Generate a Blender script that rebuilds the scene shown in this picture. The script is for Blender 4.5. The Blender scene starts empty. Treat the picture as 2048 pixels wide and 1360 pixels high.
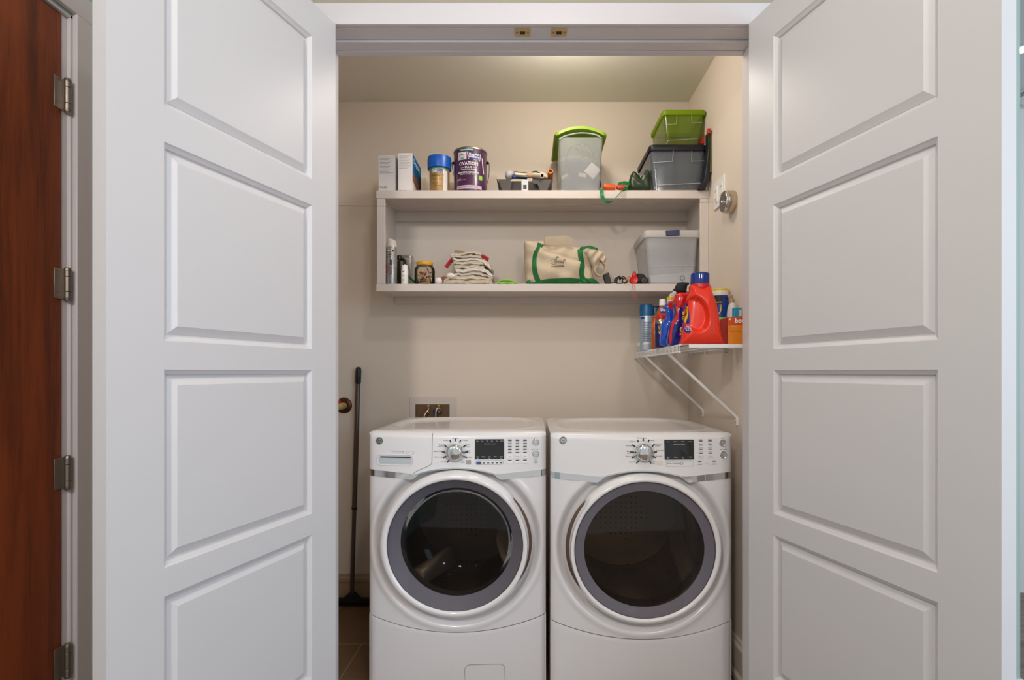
import bpy, bmesh, math, random
from mathutils import Vector, Matrix
random.seed(7)
sc = bpy.context.scene
COL = sc.collection
PI = math.pi

# ------------------------------------------------------------------ camera
F, CX, CY, H = 1100.0, 1062.0, 743.0, 1.23
cam = bpy.data.cameras.new('camera')
cam.sensor_width = 36.0
cam.sensor_fit = 'HORIZONTAL'
cam.lens = F / 2048 * 36
cam.shift_x = -(CX - 1024) / 2048
cam.shift_y = (CY - 680) / 2048
cam.clip_start = 0.02
camo = bpy.data.objects.new('camera', cam)
camo.location = (0, 0, H)
camo.rotation_euler = (PI / 2, 0, 0)
COL.objects.link(camo)
sc.camera = camo

# ------------------------------------------------------------------ world, lights, exposure
sc.view_settings.view_transform = 'Standard'
sc.view_settings.look = 'None'
sc.view_settings.gamma = 1.0
sc.view_settings.use_curve_mapping = False
sc.view_settings.exposure = 0.17


def lin(c):
    return tuple((v / 255 / 12.92) if v / 255 <= 0.04045 else ((v / 255 + 0.055) / 1.055) ** 2.4 for v in c)


world = bpy.data.worlds.new('world')
sc.world = world
world.use_nodes = True
bg = world.node_tree.nodes['Background']
bg.inputs['Color'].default_value = (0.97, 0.98, 1.0, 1)
bg.inputs['Strength'].default_value = 0.52


def area(name, loc, target, size, power, color, size_y=None, shape='RECTANGLE'):
    l = bpy.data.lights.new(name, 'AREA')
    l.shape = shape
    l.size = size
    l.size_y = size_y or size
    l.energy = power
    l.color = color
    o = bpy.data.objects.new(name, l)
    o.location = loc
    o.rotation_euler = (Vector(target) - Vector(loc)).to_track_quat('-Z', 'Y').to_euler()
    COL.objects.link(o)
    return o


WARM = (1.0, 0.91, 0.83)
# ceiling downlights of the hall
area('downlight_main', (0.10, 0.90, 2.72), (0.10, 1.75, 0.0), 0.12, 4.5, WARM, shape='DISK')
area('downlight_side', (-0.75, -1.2, 2.70), (0.2, 2.6, 1.6), 0.25, 28, WARM, shape='DISK')
area('downlight_other', (0.9, -1.6, 2.70), (0.0, 2.6, 1.6), 0.25, 13, WARM, shape='DISK')
# daylight from the windows at the far end of the room, behind and to the right
area('window_daylight', (3.2, -1.3, 1.9), (-0.8, 1.6, 1.0), 1.8, 58, (0.58, 0.79, 1.0), size_y=1.4)
# bare bulb on the closet's own ceiling, just behind the door head
bulb = bpy.data.lights.new('closet_bulb', 'POINT')
bulb.energy = 7.6
bulb.color = (1.0, 0.92, 0.84)
bulb.shadow_soft_size = 0.07
bulbo = bpy.data.objects.new('closet_bulb', bulb)
bulbo.location = (0.15, 2.22, 2.55)
COL.objects.link(bulbo)

# ------------------------------------------------------------------ helpers
OFF = {}


def W(x, y, D):
    return Vector(((x - CX) * D / F, D, H - (y - CY) * D / F))


def WX(x, D):
    return (x - CX) * D / F


def WZ(y, D):
    return H - (y - CY) * D / F


def newbm():
    return bmesh.new()


def tag(o, label=None, cat=None, group=None, kind=None):
    if label: o['label'] = label
    if cat: o['category'] = cat
    if group: o['group'] = group
    if kind: o['kind'] = kind
    return o


def thing(name, label, cat, loc=(0, 0, 0), group=None, kind=None):
    o = bpy.data.objects.new(name, None)
    o.empty_display_size = 0.05
    o.location = loc
    COL.objects.link(o)
    OFF[o] = Vector(loc)
    return tag(o, label, cat, group, kind)


def put(name, bm, mat, parent=None, smooth=35, bevel=0, bseg=2, origin=None, label=None, sub=0):
    """link a bmesh built in world coordinates as one mesh object"""
    me = bpy.data.meshes.new(name)
    bmesh.ops.recalc_face_normals(bm, faces=bm.faces[:])
    if parent is not None:
        off = OFF[parent]
    elif origin is not None:
        off = Vector(origin)
    else:
        zs = [v.co.z for v in bm.verts]
        xs = [v.co.x for v in bm.verts]
        ys = [v.co.y for v in bm.verts]
        off = Vector(((min(xs) + max(xs)) / 2, (min(ys) + max(ys)) / 2, min(zs)))
    for v in bm.verts:
        v.co -= off
    bm.to_mesh(me)
    bm.free()
    me.materials.append(mat)
    if smooth:
        me.polygons.foreach_set('use_smooth', [True] * len(me.polygons))
        me.set_sharp_from_angle(angle=math.radians(smooth))
    o = bpy.data.objects.new(name, me)
    COL.objects.link(o)
    if parent is not None:
        o.parent = parent
    else:
        o.location = off
    OFF[o] = off
    if bevel:
        m = o.modifiers.new('bevel', 'BEVEL')
        m.width = bevel
        m.segments = bseg
        m.limit_method = 'ANGLE'
        m.angle_limit = math.radians(40)
        m.harden_normals = False
    if sub:
        m = o.modifiers.new('sub', 'SUBSURF')
        m.levels = m.render_levels = sub
    if label: o['label'] = label
    return o


def struct(name, bm, mat, label=None, **k):
    o = put(name, bm, mat, **k)
    o['kind'] = 'structure'
    if label: o['label'] = label
    return o


def box(bm, x0, x1, y0, y1, z0, z1):
    v = [bm.verts.new((x, y, z)) for z in (z0, z1) for y in (y0, y1) for x in (x0, x1)]
    for f in ((0, 1, 3, 2), (4, 6, 7, 5), (0, 4, 5, 1), (2, 3, 7, 6), (0, 2, 6, 4), (1, 5, 7, 3)):
        bm.faces.new([v[i] for i in f])
    return bm


def bx(x0, x1, y0, y1, z0, z1):
    return box(newbm(), x0, x1, y0, y1, z0, z1)


def lathe(bm, prof, c, axis='z', segs=40, sx=1, sy=1, cap=True, rot=None):
    """revolve (r, h) profile. axis z: up; axis y: towards +y; axis x"""
    c = Vector(c)
    rings = []
    for r, h in prof:
        ring = []
        for i in range(segs):
            a = 2 * PI * i / segs
            u, w = r * math.cos(a) * sx, r * math.sin(a) * sy
            if axis == 'z': p = Vector((u, w, h))
            elif axis == 'y': p = Vector((u, h, w))
            else: p = Vector((h, u, w))
            if rot is not None: p = rot @ p
            ring.append(bm.verts.new(c + p))
        rings.append(ring)
    for a, b in zip(rings, rings[1:]):
        for i in range(segs):
            j = (i + 1) % segs
            bm.faces.new((a[i], a[j], b[j], b[i]))
    if cap:
        if prof[0][0] > 1e-5: bm.faces.new(rings[0])
        if prof[-1][0] > 1e-5: bm.faces.new(rings[-1])
    return bm


def tube(bm, pts, r, segs=8, closed=False, cap=True):
    pts = [Vector(p) for p in pts]
    n = len(pts)
    rs = r if isinstance(r, (list, tuple)) else [r] * n
    rings = []
    nrm = None
    for i, p in enumerate(pts):
        if closed:
            t = pts[(i + 1) % n] - pts[i - 1]
        else:
            t = pts[min(i + 1, n - 1)] - pts[max(i - 1, 0)]
        if t.length < 1e-9: t = Vector((0, 0, 1))
        t.normalize()
        if nrm is None:
            a = Vector((0, 0, 1)) if abs(t.z) < 0.9 else Vector((1, 0, 0))
            nrm = a - t * a.dot(t)
        else:
            nrm = nrm - t * nrm.dot(t)
        nrm.normalize()
        b = t.cross(nrm)
        rings.append([bm.verts.new(p + (nrm * math.cos(2 * PI * k / segs) + b * math.sin(2 * PI * k / segs)) * rs[i]) for k in range(segs)])
    pairs = list(zip(rings, rings[1:]))
    if closed: pairs.append((rings[-1], rings[0]))
    for a, b in pairs:
        for i in range(segs):
            j = (i + 1) % segs
            bm.faces.new((a[i], a[j], b[j], b[i]))
    if cap and not closed:
        bm.faces.new(rings[0])
        bm.faces.new(rings[-1])
    return bm


def ribbon(bm, pts, wdir, w, th=0.0015):
    """flat strap: pts centre line, wdir width vector(s)"""
    pts = [Vector(p) for p in pts]
    n = len(pts)
    rows = []
    for i, p in enumerate(pts):
        wd = Vector(wdir[i] if isinstance(wdir, list) else wdir).normalized()
        t = (pts[min(i + 1, n - 1)] - pts[max(i - 1, 0)]).normalized()
        nn = t.cross(wd)
        if nn.length < 1e-6: nn = Vector((0, 0, 1))
        nn.normalize()
        ww = w[i] if isinstance(w, list) else w
        rows.append([bm.verts.new(p + wd * s * ww / 2 + nn * q * th / 2) for s, q in ((-1, -1), (1, -1), (1, 1), (-1, 1))])
    for a, b in zip(rows, rows[1:]):
        for i in range(4):
            j = (i + 1) % 4
            bm.faces.new((a[i], a[j], b[j], b[i]))
    bm.faces.new(rows[0])
    bm.faces.new(rows[-1])
    return bm


def loft(bm, secs, cap=True):
    rings = [[bm.verts.new(p) for p in s] for s in secs]
    n = len(rings[0])
    for a, b in zip(rings, rings[1:]):
        for i in range(n):
            j = (i + 1) % n
            bm.faces.new((a[i], a[j], b[j], b[i]))
    if cap:
        bm.faces.new(rings[0])
        bm.faces.new(rings[-1])
    return bm


def rrect(x0, x1, y0, y1, r, n=5):
    out = []
    for cx, cy, a0 in ((x1 - r, y1 - r, 0), (x0 + r, y1 - r, 90), (x0 + r, y0 + r, 180), (x1 - r, y0 + r, 270)):
        for k in range(n + 1):
            a = math.radians(a0 + 90 * k / n)
            out.append((cx + r * math.cos(a), cy + r * math.sin(a)))
    return out


def prism_xz(bm, pts, y0, y1):
    """extrude a polygon given in (x,z) between y0 and y1"""
    return loft(bm, [[Vector((x, y0, z)) for x, z in pts], [Vector((x, y1, z)) for x, z in pts]])


def patch(bm, u0, u1, v0, v1, fn, nu=8, nv=2):
    g = [[bm.verts.new(fn(u0 + (u1 - u0) * i / nu, v0 + (v1 - v0) * j / nv)) for i in range(nu + 1)] for j in range(nv + 1)]
    for j in range(nv):
        for i in range(nu):
            bm.faces.new((g[j][i], g[j][i + 1], g[j + 1][i + 1], g[j + 1][i]))
    return bm


def cylmap(cx, cy, r, off=0.0005, a0=0.0):
    def fn(u, v):
        a = u / r + a0
        return Vector((cx + (r + off) * math.sin(a), cy - (r + off) * math.cos(a), v))
    return fn


def flatmap(y):
    return lambda u, v: Vector((u, y, v))


def text(bm, s, u, v, size, fn, align='CENTER', rot=0.0, sx=1.0, fat=0.0):
    cu = bpy.data.curves.new('t', 'FONT')
    cu.body = s
    cu.size = size
    cu.align_x = align
    cu.resolution_u = 2
    cu.offset = fat
    ob = bpy.data.objects.new('t', cu)
    me = ob.to_mesh()
    c, sn = math.cos(rot), math.sin(rot)
    vs = []
    for vt in me.vertices:
        x, y = vt.co.x * sx, vt.co.y
        vs.append(bm.verts.new(fn(u + x * c - y * sn, v + x * sn + y * c)))
    for p in me.polygons:
        try: bm.faces.new([vs[i] for i in p.vertices])
        except ValueError: pass
    ob.to_mesh_clear()
    bpy.data.objects.remove(ob)
    bpy.data.curves.remove(cu)
    return bm


def smooth_closed(pts, n=96):
    P = [Vector((p[0], p[1])) for p in pts]
    m = len(P)
    out = []
    for i in range(m):
        p0, p1, p2, p3 = P[i - 1], P[i], P[(i + 1) % m], P[(i + 2) % m]
        for k in range(8):
            t = k / 8
            out.append(0.5 * ((2 * p1) + (p2 - p0) * t + (2 * p0 - 5 * p1 + 4 * p2 - p3) * t * t + (3 * p1 - 3 * p2 + p3 - p0) * t ** 3))
    return out


def smooth_open(pts, k=8):
    P = [Vector(p) for p in pts]
    m = len(P)
    out = []
    for i in range(m - 1):
        p0, p1, p2, p3 = P[max(i - 1, 0)], P[i], P[i + 1], P[min(i + 2, m - 1)]
        for j in range(k):
            t = j / k
            out.append(0.5 * ((2 * p1) + (p2 - p0) * t + (2 * p0 - 5 * p1 + 4 * p2 - p3) * t * t + (3 * p1 - 3 * p2 + p3 - p0) * t ** 3))
    out.append(P[-1])
    return out


class Inflate:
    """closed outline in (x,z) swollen in y: front by tf, back by tb"""

    def __init__(self, pts, y0, tf, tb=None, e=2.6, sm=True, c=None, n=120, mod=None):
        P = smooth_closed(pts) if sm else [Vector(p[:2]) for p in pts]
        if c is None:
            A = cxx = cyy = 0
            for a, b in zip(P, P[1:] + P[:1]):
                k = a.x * b.y - b.x * a.y
                A += k; cxx += (a.x + b.x) * k; cyy += (a.y + b.y) * k
            c = (cxx / (3 * A), cyy / (3 * A))
        self.c = Vector(c)
        self.P = P
        self.y0, self.tf, self.tb, self.e, self.mod = y0, tf, (tf if tb is None else tb), e, mod
        self.n = n
        self.R = [self._ray(2 * PI * i / n) for i in range(n)]

    def _ray(self, a):
        d = Vector((math.cos(a), math.sin(a)))
        best = 0
        P = self.P
        for i in range(len(P)):
            p, q = P[i] - self.c, P[(i + 1) % len(P)] - self.c
            s = q - p
            den = d.x * s.y - d.y * s.x
            if abs(den) < 1e-12: continue
            t = (p.x * s.y - p.y * s.x) / den
            u = (p.x * d.y - p.y * d.x) / den
            if t > 0 and -1e-6 <= u <= 1 + 1e-6: best = max(best, t)
        return best

    def depth(self, x, z, off=0.001):
        dx, dz = x - self.c.x, z - self.c.y
        a = (math.atan2(dz, dx) / (2 * PI)) % 1 * self.n
        i = int(a) % self.n
        R = self.R[i] * (1 - (a - int(a))) + self.R[(i + 1) % self.n] * (a - int(a))
        rho = min(1, math.hypot(dx, dz) / max(R, 1e-6))
        y = self.y0 - self.tf * (1 - rho ** self.e) ** (1 / self.e)
        if self.mod: y += self.mod(x, z)
        return y - off

    def fn(self, off=0.001):
        return lambda x, z: Vector((x, self.depth(x, z, off), z))

    def build(self, bm=None, rings=20):
        bm = bm or newbm()
        for side in (0, 1):
            prev = None
            cy = self.y0 - self.tf if side == 0 else self.y0 + self.tb
            if side == 0 and self.mod: cy += self.mod(self.c.x, self.c.y)
            cv = bm.verts.new((self.c.x, cy, self.c.y))
            for k in range(1, rings + 1):
                rho = math.sin(k / rings * PI / 2)
                ring = []
                for i in range(self.n):
                    a = 2 * PI * i / self.n
                    x = self.c.x + rho * self.R[i] * math.cos(a)
                    z = self.c.y + rho * self.R[i] * math.sin(a)
                    q = (max(0, 1 - rho ** self.e)) ** (1 / self.e)
                    if side == 0:
                        y = self.y0 - self.tf * q + (self.mod(x, z) * min(1, q * 3) if self.mod else 0)
                    else:
                        y = self.y0 + self.tb * q
                    ring.append(bm.verts.new((x, y, z)))
                if prev is None:
                    for i in range(self.n): bm.faces.new((cv, ring[i], ring[(i + 1) % self.n]))
                else:
                    for i in range(self.n):
                        j = (i + 1) % self.n
                        bm.faces.new((prev[i], prev[j], ring[j], ring[i]))
                prev = ring
        bmesh.ops.remove_doubles(bm, verts=bm.verts[:], dist=1e-5)
        return bm


def PX(pts, D):
    return [(WX(x, D), WZ(y, D)) for x, y in pts]


def band(bm, pts, w, fn, nw=3, th=0.002):
    """strap lying on surface fn along an (x,z) polyline"""
    P = smooth_open([Vector((p[0], p[1])) for p in pts], 8)
    n = len(P)
    top = []
    for i, p in enumerate(P):
        t = (P[min(i + 1, n - 1)] - P[max(i - 1, 0)]).normalized()
        s = Vector((-t.y, t.x))
        ww = w[0] + (w[1] - w[0]) * i / (n - 1) if isinstance(w, (list, tuple)) else w
        row = []
        for k in range(nw + 1):
            q = p + s * ww * (k / nw - 0.5)
            row.append(bm.verts.new(fn(q.x, q.y)))
        top.append(row)
    for a, b in zip(top, top[1:]):
        for k in range(nw): bm.faces.new((a[k], a[k + 1], b[k + 1], b[k]))
    return bm


# ------------------------------------------------------------------ materials
def mat(name, rgb, rough=0.5, metal=0.0, bump=0.0, bscale=200, spec=0.5, coat=0.0, var=0.0, vscale=6, trans=0, alpha=1, emit=0, srgb=True):
    m = bpy.data.materials.new(name)
    m.use_nodes = True
    nt = m.node_tree
    p = nt.nodes['Principled BSDF']
    c = lin(rgb) if srgb else rgb
    p.inputs['Base Color'].default_value = (*c, 1)
    p.inputs['Roughness'].default_value = rough
    p.inputs['Metallic'].default_value = metal
    p.inputs['Specular IOR Level'].default_value = spec
    p.inputs['Coat Weight'].default_value = coat
    if trans: p.inputs['Transmission Weight'].default_value = trans
    if alpha < 1: p.inputs['Alpha'].default_value = alpha
    if emit:
        p.inputs['Emission Color'].default_value = (*c, 1)
        p.inputs['Emission Strength'].default_value = emit
    tc = nt.nodes.new('ShaderNodeTexCoord')
    if bump:
        n = nt.nodes.new('ShaderNodeTexNoise')
        n.inputs['Scale'].default_value = bscale
        n.inputs['Detail'].default_value = 3
        b = nt.nodes.new('ShaderNodeBump')
        b.inputs['Strength'].default_value = bump
        b.inputs['Distance'].default_value = 0.002
        nt.links.new(tc.outputs['Object'], n.inputs['Vector'])
        nt.links.new(n.outputs['Fac'], b.inputs['Height'])
        nt.links.new(b.outputs['Normal'], p.inputs['Normal'])
    if var:
        n = nt.nodes.new('ShaderNodeTexNoise')
        n.inputs['Scale'].default_value = vscale
        n.inputs['Detail'].default_value = 4
        mx = nt.nodes.new('ShaderNodeMix')
        mx.data_type = 'RGBA'
        mx.inputs[6].default_value = (*[v * (1 - var) for v in c], 1)
        mx.inputs[7].default_value = (*[min(1, v * (1 + var)) for v in c], 1)
        nt.links.new(tc.outputs['Object'], n.inputs['Vector'])
        nt.links.new(n.outputs['Fac'], mx.inputs[0])
        nt.links.new(mx.outputs[2], p.inputs['Base Color'])
    return m


def clear_mat(name, tint, amount, rough=0.15, diff=(235, 238, 240), ior=1.4):
    """clear plastic: tinted transparency + a bit of milky body + gloss"""
    m = bpy.data.materials.new(name)
    m.use_nodes = True
    nt = m.node_tree
    for n in list(nt.nodes):
        if n.type != 'OUTPUT_MATERIAL': nt.nodes.remove(n)
    out = [n for n in nt.nodes if n.type == 'OUTPUT_MATERIAL'][0]
    tr = nt.nodes.new('ShaderNodeBsdfTransparent')
    tr.inputs['Color'].default_value = (*lin(tint), 1)
    df = nt.nodes.new('ShaderNodeBsdfPrincipled')
    df.inputs['Base Color'].default_value = (*lin(diff), 1)
    df.inputs['Roughness'].default_value = rough
    gl = nt.nodes.new('ShaderNodeBsdfGlossy')
    gl.inputs['Roughness'].default_value = rough * 0.5
    fr = nt.nodes.new('ShaderNodeFresnel')
    fr.inputs['IOR'].default_value = ior
    m1 = nt.nodes.new('ShaderNodeMixShader')
    m1.inputs[0].default_value = amount
    m2 = nt.nodes.new('ShaderNodeMixShader')
    nt.links.new(tr.outputs[0], m1.inputs[1])
    nt.links.new(df.outputs[0], m1.inputs[2])
    nt.links.new(fr.outputs[0], m2.inputs[0])
    nt.links.new(m1.outputs[0], m2.inputs[1])
    nt.links.new(gl.outputs[0], m2.inputs[2])
    nt.links.new(m2.outputs[0], out.inputs[0])
    return m


def translucent(m, fac=0.45):
    nt = m.node_tree
    out = [n for n in nt.nodes if n.type == 'OUTPUT_MATERIAL'][0]
    p = nt.nodes['Principled BSDF']
    t = nt.nodes.new('ShaderNodeBsdfTranslucent')
    t.inputs['Color'].default_value = p.inputs['Base Color'].default_value
    mx = nt.nodes.new('ShaderNodeMixShader')
    mx.inputs[0].default_value = fac
    nt.links.new(p.outputs[0], mx.inputs[1])
    nt.links.new(t.outputs[0], mx.inputs[2])
    nt.links.new(mx.outputs[0], out.inputs[0])
    return m


def wood_mat(name, c1, c2, rough=0.35, axis_scale=(14, 14, 0.9)):
    m = bpy.data.materials.new(name)
    m.use_nodes = True
    nt = m.node_tree
    p = nt.nodes['Principled BSDF']
    p.inputs['Roughness'].default_value = rough
    p.inputs['Coat Weight'].default_value = 0.15
    tc = nt.nodes.new('ShaderNodeTexCoord')
    mp = nt.nodes.new('ShaderNodeMapping')
    mp.inputs['Scale'].default_value = axis_scale
    n = nt.nodes.new('ShaderNodeTexNoise')
    n.inputs['Scale'].default_value = 1.4
    n.inputs['Detail'].default_value = 6
    n.inputs['Distortion'].default_value = 0.6
    n2 = nt.nodes.new('ShaderNodeTexNoise')
    n2.inputs['Scale'].default_value = 12
    n2.inputs['Detail'].default_value = 5
    mm = nt.nodes.new('ShaderNodeMath')
    mm.operation = 'MULTIPLY_ADD'
    mm.inputs[1].default_value = 0.35
    cr = nt.nodes.new('ShaderNodeValToRGB')
    cr.color_ramp.elements[0].position = 0.42
    cr.color_ramp.elements[0].color = (*lin(c1), 1)
    cr.color_ramp.elements[1].position = 0.85
    cr.color_ramp.elements[1].color = (*lin(c2), 1)
    L = nt.links.new
    L(tc.outputs['Object'], mp.inputs['Vector'])
    L(mp.outputs[0], n.inputs['Vector'])
    L(mp.outputs[0], n2.inputs['Vector'])
    L(n2.outputs['Fac'], mm.inputs[0])
    L(n.outputs['Fac'], mm.inputs[2])
    L(mm.outputs[0], cr.inputs[0])
    L(cr.outputs[0], p.inputs['Base Color'])
    return m


def tile_mat(name, c1, grout, scale=2.2):
    m = mat(name, c1, 0.45)
    nt = m.node_tree
    p = nt.nodes['Principled BSDF']
    tc = nt.nodes.new('ShaderNodeTexCoord')
    b = nt.nodes.new('ShaderNodeTexBrick')
    b.offset = 0.5
    b.inputs['Scale'].default_value = scale
    b.inputs['Mortar Size'].default_value = 0.006
    b.inputs['Brick Width'].default_value = 1.0
    b.inputs['Row Height'].default_value = 1.0
    n = nt.nodes.new('ShaderNodeTexNoise')
    n.inputs['Scale'].default_value = 9
    n.inputs['Detail'].default_value = 6
    cr = nt.nodes.new('ShaderNodeValToRGB')
    cr.color_ramp.elements[0].color = (*[v * 0.7 for v in lin(c1)], 1)
    cr.color_ramp.elements[1].color = (*[v * 1.25 for v in lin(c1)], 1)
    L = nt.links.new
    L(tc.outputs['Object'], b.inputs['Vector'])
    L(tc.outputs['Object'], n.inputs['Vector'])
    L(n.outputs['Fac'], cr.inputs[0])
    L(cr.outputs[0], b.inputs['Color1'])
    L(cr.outputs[0], b.inputs['Color2'])
    b.inputs['Mortar'].default_value = (*lin(grout), 1)
    L(b.outputs['Color'], p.inputs['Base Color'])
    return m


M = dict(
    wall=mat('beige_wall_paint', (224, 210, 195), 0.75, bump=0.12, bscale=160),
    ceil=mat('closet_ceiling_paint', (224, 219, 206), 0.8, bump=0.1, bscale=120),
    hallwall=mat('hall_wall_paint', (166, 158, 138), 0.75, bump=0.12, bscale=160),
    sidewall=mat('side_wall_paint', (164, 186, 180), 0.75, bump=0.12, bscale=160),
    hallceil=mat('hall_ceiling_paint', (215, 220, 222), 0.8),
    trim=mat('white_trim_paint', (214, 208, 209), 0.38, bump=0.03, bscale=90),
    door=mat('white_door_paint', (214, 210, 210), 0.40, bump=0.04, bscale=140),
    shelfw=mat('white_shelf_paint', (212, 201, 193), 0.45, bump=0.02, bscale=60),
    shelfin=mat('shelf_back_paint', (212, 201, 190), 0.5),
    enamel=mat('white_enamel', (226, 221, 221), 0.22, coat=0.4),
    enamel2=mat('white_appliance_plastic', (228, 224, 224), 0.3),
    ring=mat('glossy_white_door_ring', (230, 226, 225), 0.16, coat=0.5),
    bezel=mat('grey_bezel', (140, 136, 150), 0.4),
    chrome=mat('chrome', (225, 224, 222), 0.07, metal=1),
    nickel=mat('brushed_nickel', (170, 160, 148), 0.3, metal=1),
    hinge=mat('satin_hinge_metal', (158, 148, 138), 0.38, metal=0.9),
    brass=mat('brass', (206, 180, 138), 0.3, metal=0.9),
    steel=mat('drum_steel', (206, 194, 180), 0.3, metal=0.25, bump=0.05, bscale=60),
    black=mat('black_plastic', (18, 17, 17), 0.35),
    blackm=mat('black_matte', (24, 22, 20), 0.7),
    darkgap=mat('dark_slot', (30, 28, 28), 0.6),
    seam=mat('seam_grey', (120, 116, 116), 0.6),
    print=mat('grey_print', (92, 92, 100), 0.6),
    printd=mat('dark_print', (35, 33, 36), 0.6),
    white=mat('white_plastic', (235, 232, 228), 0.4),
    whitep=mat('white_print', (245, 245, 245), 0.5),
    display=mat('black_display_glass', (14, 10, 8), 0.06, coat=0.5),
    screen_txt=mat('display_text', (205, 205, 205), 0.5, emit=0.12),
    purple_b=mat('purple_button', (70, 72, 140), 0.4),
    lgrey=mat('light_grey_plastic', (205, 205, 208), 0.35),
    gasket=mat('grey_rubber_gasket', (60, 60, 66), 0.5),
    woodd=wood_mat('reddish_brown_wood', (76, 24, 6), (150, 64, 22)),
    woodfloor=wood_mat('dark_wood_floor', (72, 55, 45), (140, 116, 98), axis_scale=(1, 14, 14)),
    tile=tile_mat('brown_floor_tile', (128, 98, 68), (165, 140, 110)),
)

# ================================================================== THE ROOM
DW, DB = 2.93, 1.85          # closet back wall, face of the casing round the opening
JL, JR, JZ = -0.705, 0.773, 2.399
XR, XL = 0.84, -1.16
ZC, ZH = 2.666, 2.74
struct('floor', bx(-1.6, 3.6, -1.0, 1.87, -0.1, 0.0), M['woodfloor'], 'dark brown wooden floor of the hall', smooth=0)
struct('floor', bx(-1.6, 0.98, 1.87, 3.1, -0.1, -0.001), M['tile'], 'brown tiled floor of the laundry closet', smooth=0)
struct('wall_back', bx(-1.6, 0.98, DW, DW + 0.12, 0, 2.9), M['wall'], 'beige wall behind the washer and dryer', smooth=0)
struct('wall_right', bx(XR, XR + 0.1, 2.0, DW, 0, 2.9), M['wall'], 'beige right side wall of the closet', smooth=0)
struct('wall_left', bx(XL - 0.1, XL, 2.0, DW, 0, 2.9), M['wall'], 'beige left side wall of the closet', smooth=0)
struct('ceiling', bx(-1.6, 0.98, 2.0, 3.1, ZC, ZC + 0.1), M['ceil'], 'cream closet ceiling', smooth=0)
# front wall around the opening
fw = newbm()
box(fw, -1.6, JL - 0.02, 1.87, 2.0, 0, 2.9)
box(fw, JR + 0.02, 1.641, 1.87, 2.0, 0, 2.9)
box(fw, JL - 0.02, JR + 0.02, 1.87, 2.0, JZ + 0.02, 2.9)
struct('wall_front', fw, M['hallwall'], 'olive beige hall wall around the closet opening', smooth=0)
# jamb lining
jb = newbm()
box(jb, JL - 0.02, JL, 1.865, 2.015, 0, JZ)
struct('trim_1', jb, M['trim'], 'white left jamb of the closet opening', bevel=0.0015)
struct('trim_2', bx(JR, JR + 0.02, 1.865, 2.015, 0, JZ), M['trim'], 'white right jamb of the closet opening', bevel=0.0015)
hd = newbm()
box(hd, JL - 0.02, JR + 0.02, 1.865, 2.015, JZ, JZ + 0.02)
struct('trim_3', hd, M['trim'], 'white head jamb above the closet opening', bevel=0.0015)
st = newbm()
box(st, JL, JR, 1.937, 2.015, JZ - 0.010, JZ)
box(st, JL, JR, 1.985, 2.015, JZ - 0.013, JZ - 0.010)
struct('trim_4', st, M['trim'], 'white door stop strip under the head jamb', bevel=0.002)
struct('trim_5', bx(JL - 0.075, JR + 0.075, DB, 1.87, JZ, JZ + 0.072), M['trim'], 'wide white head casing over the closet opening', bevel=0.002)
struct('trim_6', bx(JL - 0.075, JL - 0.003, DB, 1.87, 0, JZ), M['trim'], 'white left side casing of the closet opening', bevel=0.002)
struct('trim_7', bx(JR + 0.003, JR + 0.075, DB, 1.87, 0, JZ), M['trim'], 'white right side casing of the closet opening', bevel=0.002)
# two strike plates in the head jamb for the ball catches
for sx, lab in ((1045, 'left brass strike plate in the white door head'), (1118, 'right brass strike plate in the white door head')):
    xc = WX(sx, 1.894)
    t = thing('strike_plate', lab, 'strike plate', (xc, 1.895, JZ - 0.003), group='strike plates in the door head')
    pb = newbm()
    z1, z0 = JZ, JZ - 0.002
    box(pb, xc - 0.027, xc + 0.027, 1.872, 1.888, z0, z1)
    box(pb, xc - 0.027, xc - 0.009, 1.888, 1.905, z0, z1)
    box(pb, xc + 0.009, xc + 0.027, 1.888, 1.905, z0, z1)
    box(pb, xc - 0.027, xc + 0.027, 1.905, 1.918, z0, z1)
    put('plate', pb, M['brass'], t, bevel=0.0008)
    for q in (-0.019, 0.019):
        sb = newbm(); lathe(sb, [(0.004, z0 - 0.001), (0.003, z0 - 0.0018), (0.0, z0 - 0.0019)], (xc + q, 1.896, 0), segs=12)
        put('screw', sb, M['nickel'], t)
    put('catch_hole', bx(xc - 0.009, xc + 0.009, 1.888, 1.905, z0 + 0.001, z1), M['darkgap'], t, smooth=0)

# hall: ceiling, left side wall with the wooden door, far room on the right
struct('ceiling', bx(-1.6, 3.6, -2.5, 2.0, 2.9, 3.0), M['hallceil'], 'hall ceiling', smooth=0)
struct('ceiling', bx(1.66, 3.6, 1.0, 3.3, ZH, ZH + 0.1), M['hallceil'], 'pale ceiling of the room seen at the right edge', smooth=0)
struct('floor', bx(1.66, 3.6, 1.87, 3.3, -0.1, 0.0), M['woodfloor'], 'dark wood floor of the room at the right edge', smooth=0)
struct('wall_far', bx(1.66, 3.6, 3.06, 3.2, 0, ZH), M['hallceil'], 'pale far wall of the room at the right edge', smooth=0)
struct('wall_side', bx(1.56, 1.66, 2.0, 3.1, 0, ZH), M['sidewall'], 'short wall returning beside the room at the right', smooth=0)
tr = newbm()
box(tr, 1.622, 1.642, 1.845, 2.0, 0.0, 2.9)
struct('trim_8', tr, M['sidewall'], 'grey-green edge of the wall beside the right closet door', bevel=0.002)
struct('baseboard_front', bx(0.86, 1.648, 1.838, 1.87, 0, 0.2), M['trim'], 'white baseboard right of the closet', bevel=0.003)
LX = -1.442
lw = newbm()
box(lw, LX - 0.15, LX, 1.735, 1.87, 0, 2.9)
box(lw, LX - 0.15, LX, -2.5, 1.735, 2.345, 2.9)
box(lw, LX - 0.15, LX, -2.5, 0.55, 0, 2.345)
struct('wall_hall_left', lw, M['sidewall'], 'grey-green hall wall holding the wooden door', smooth=0)
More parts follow.
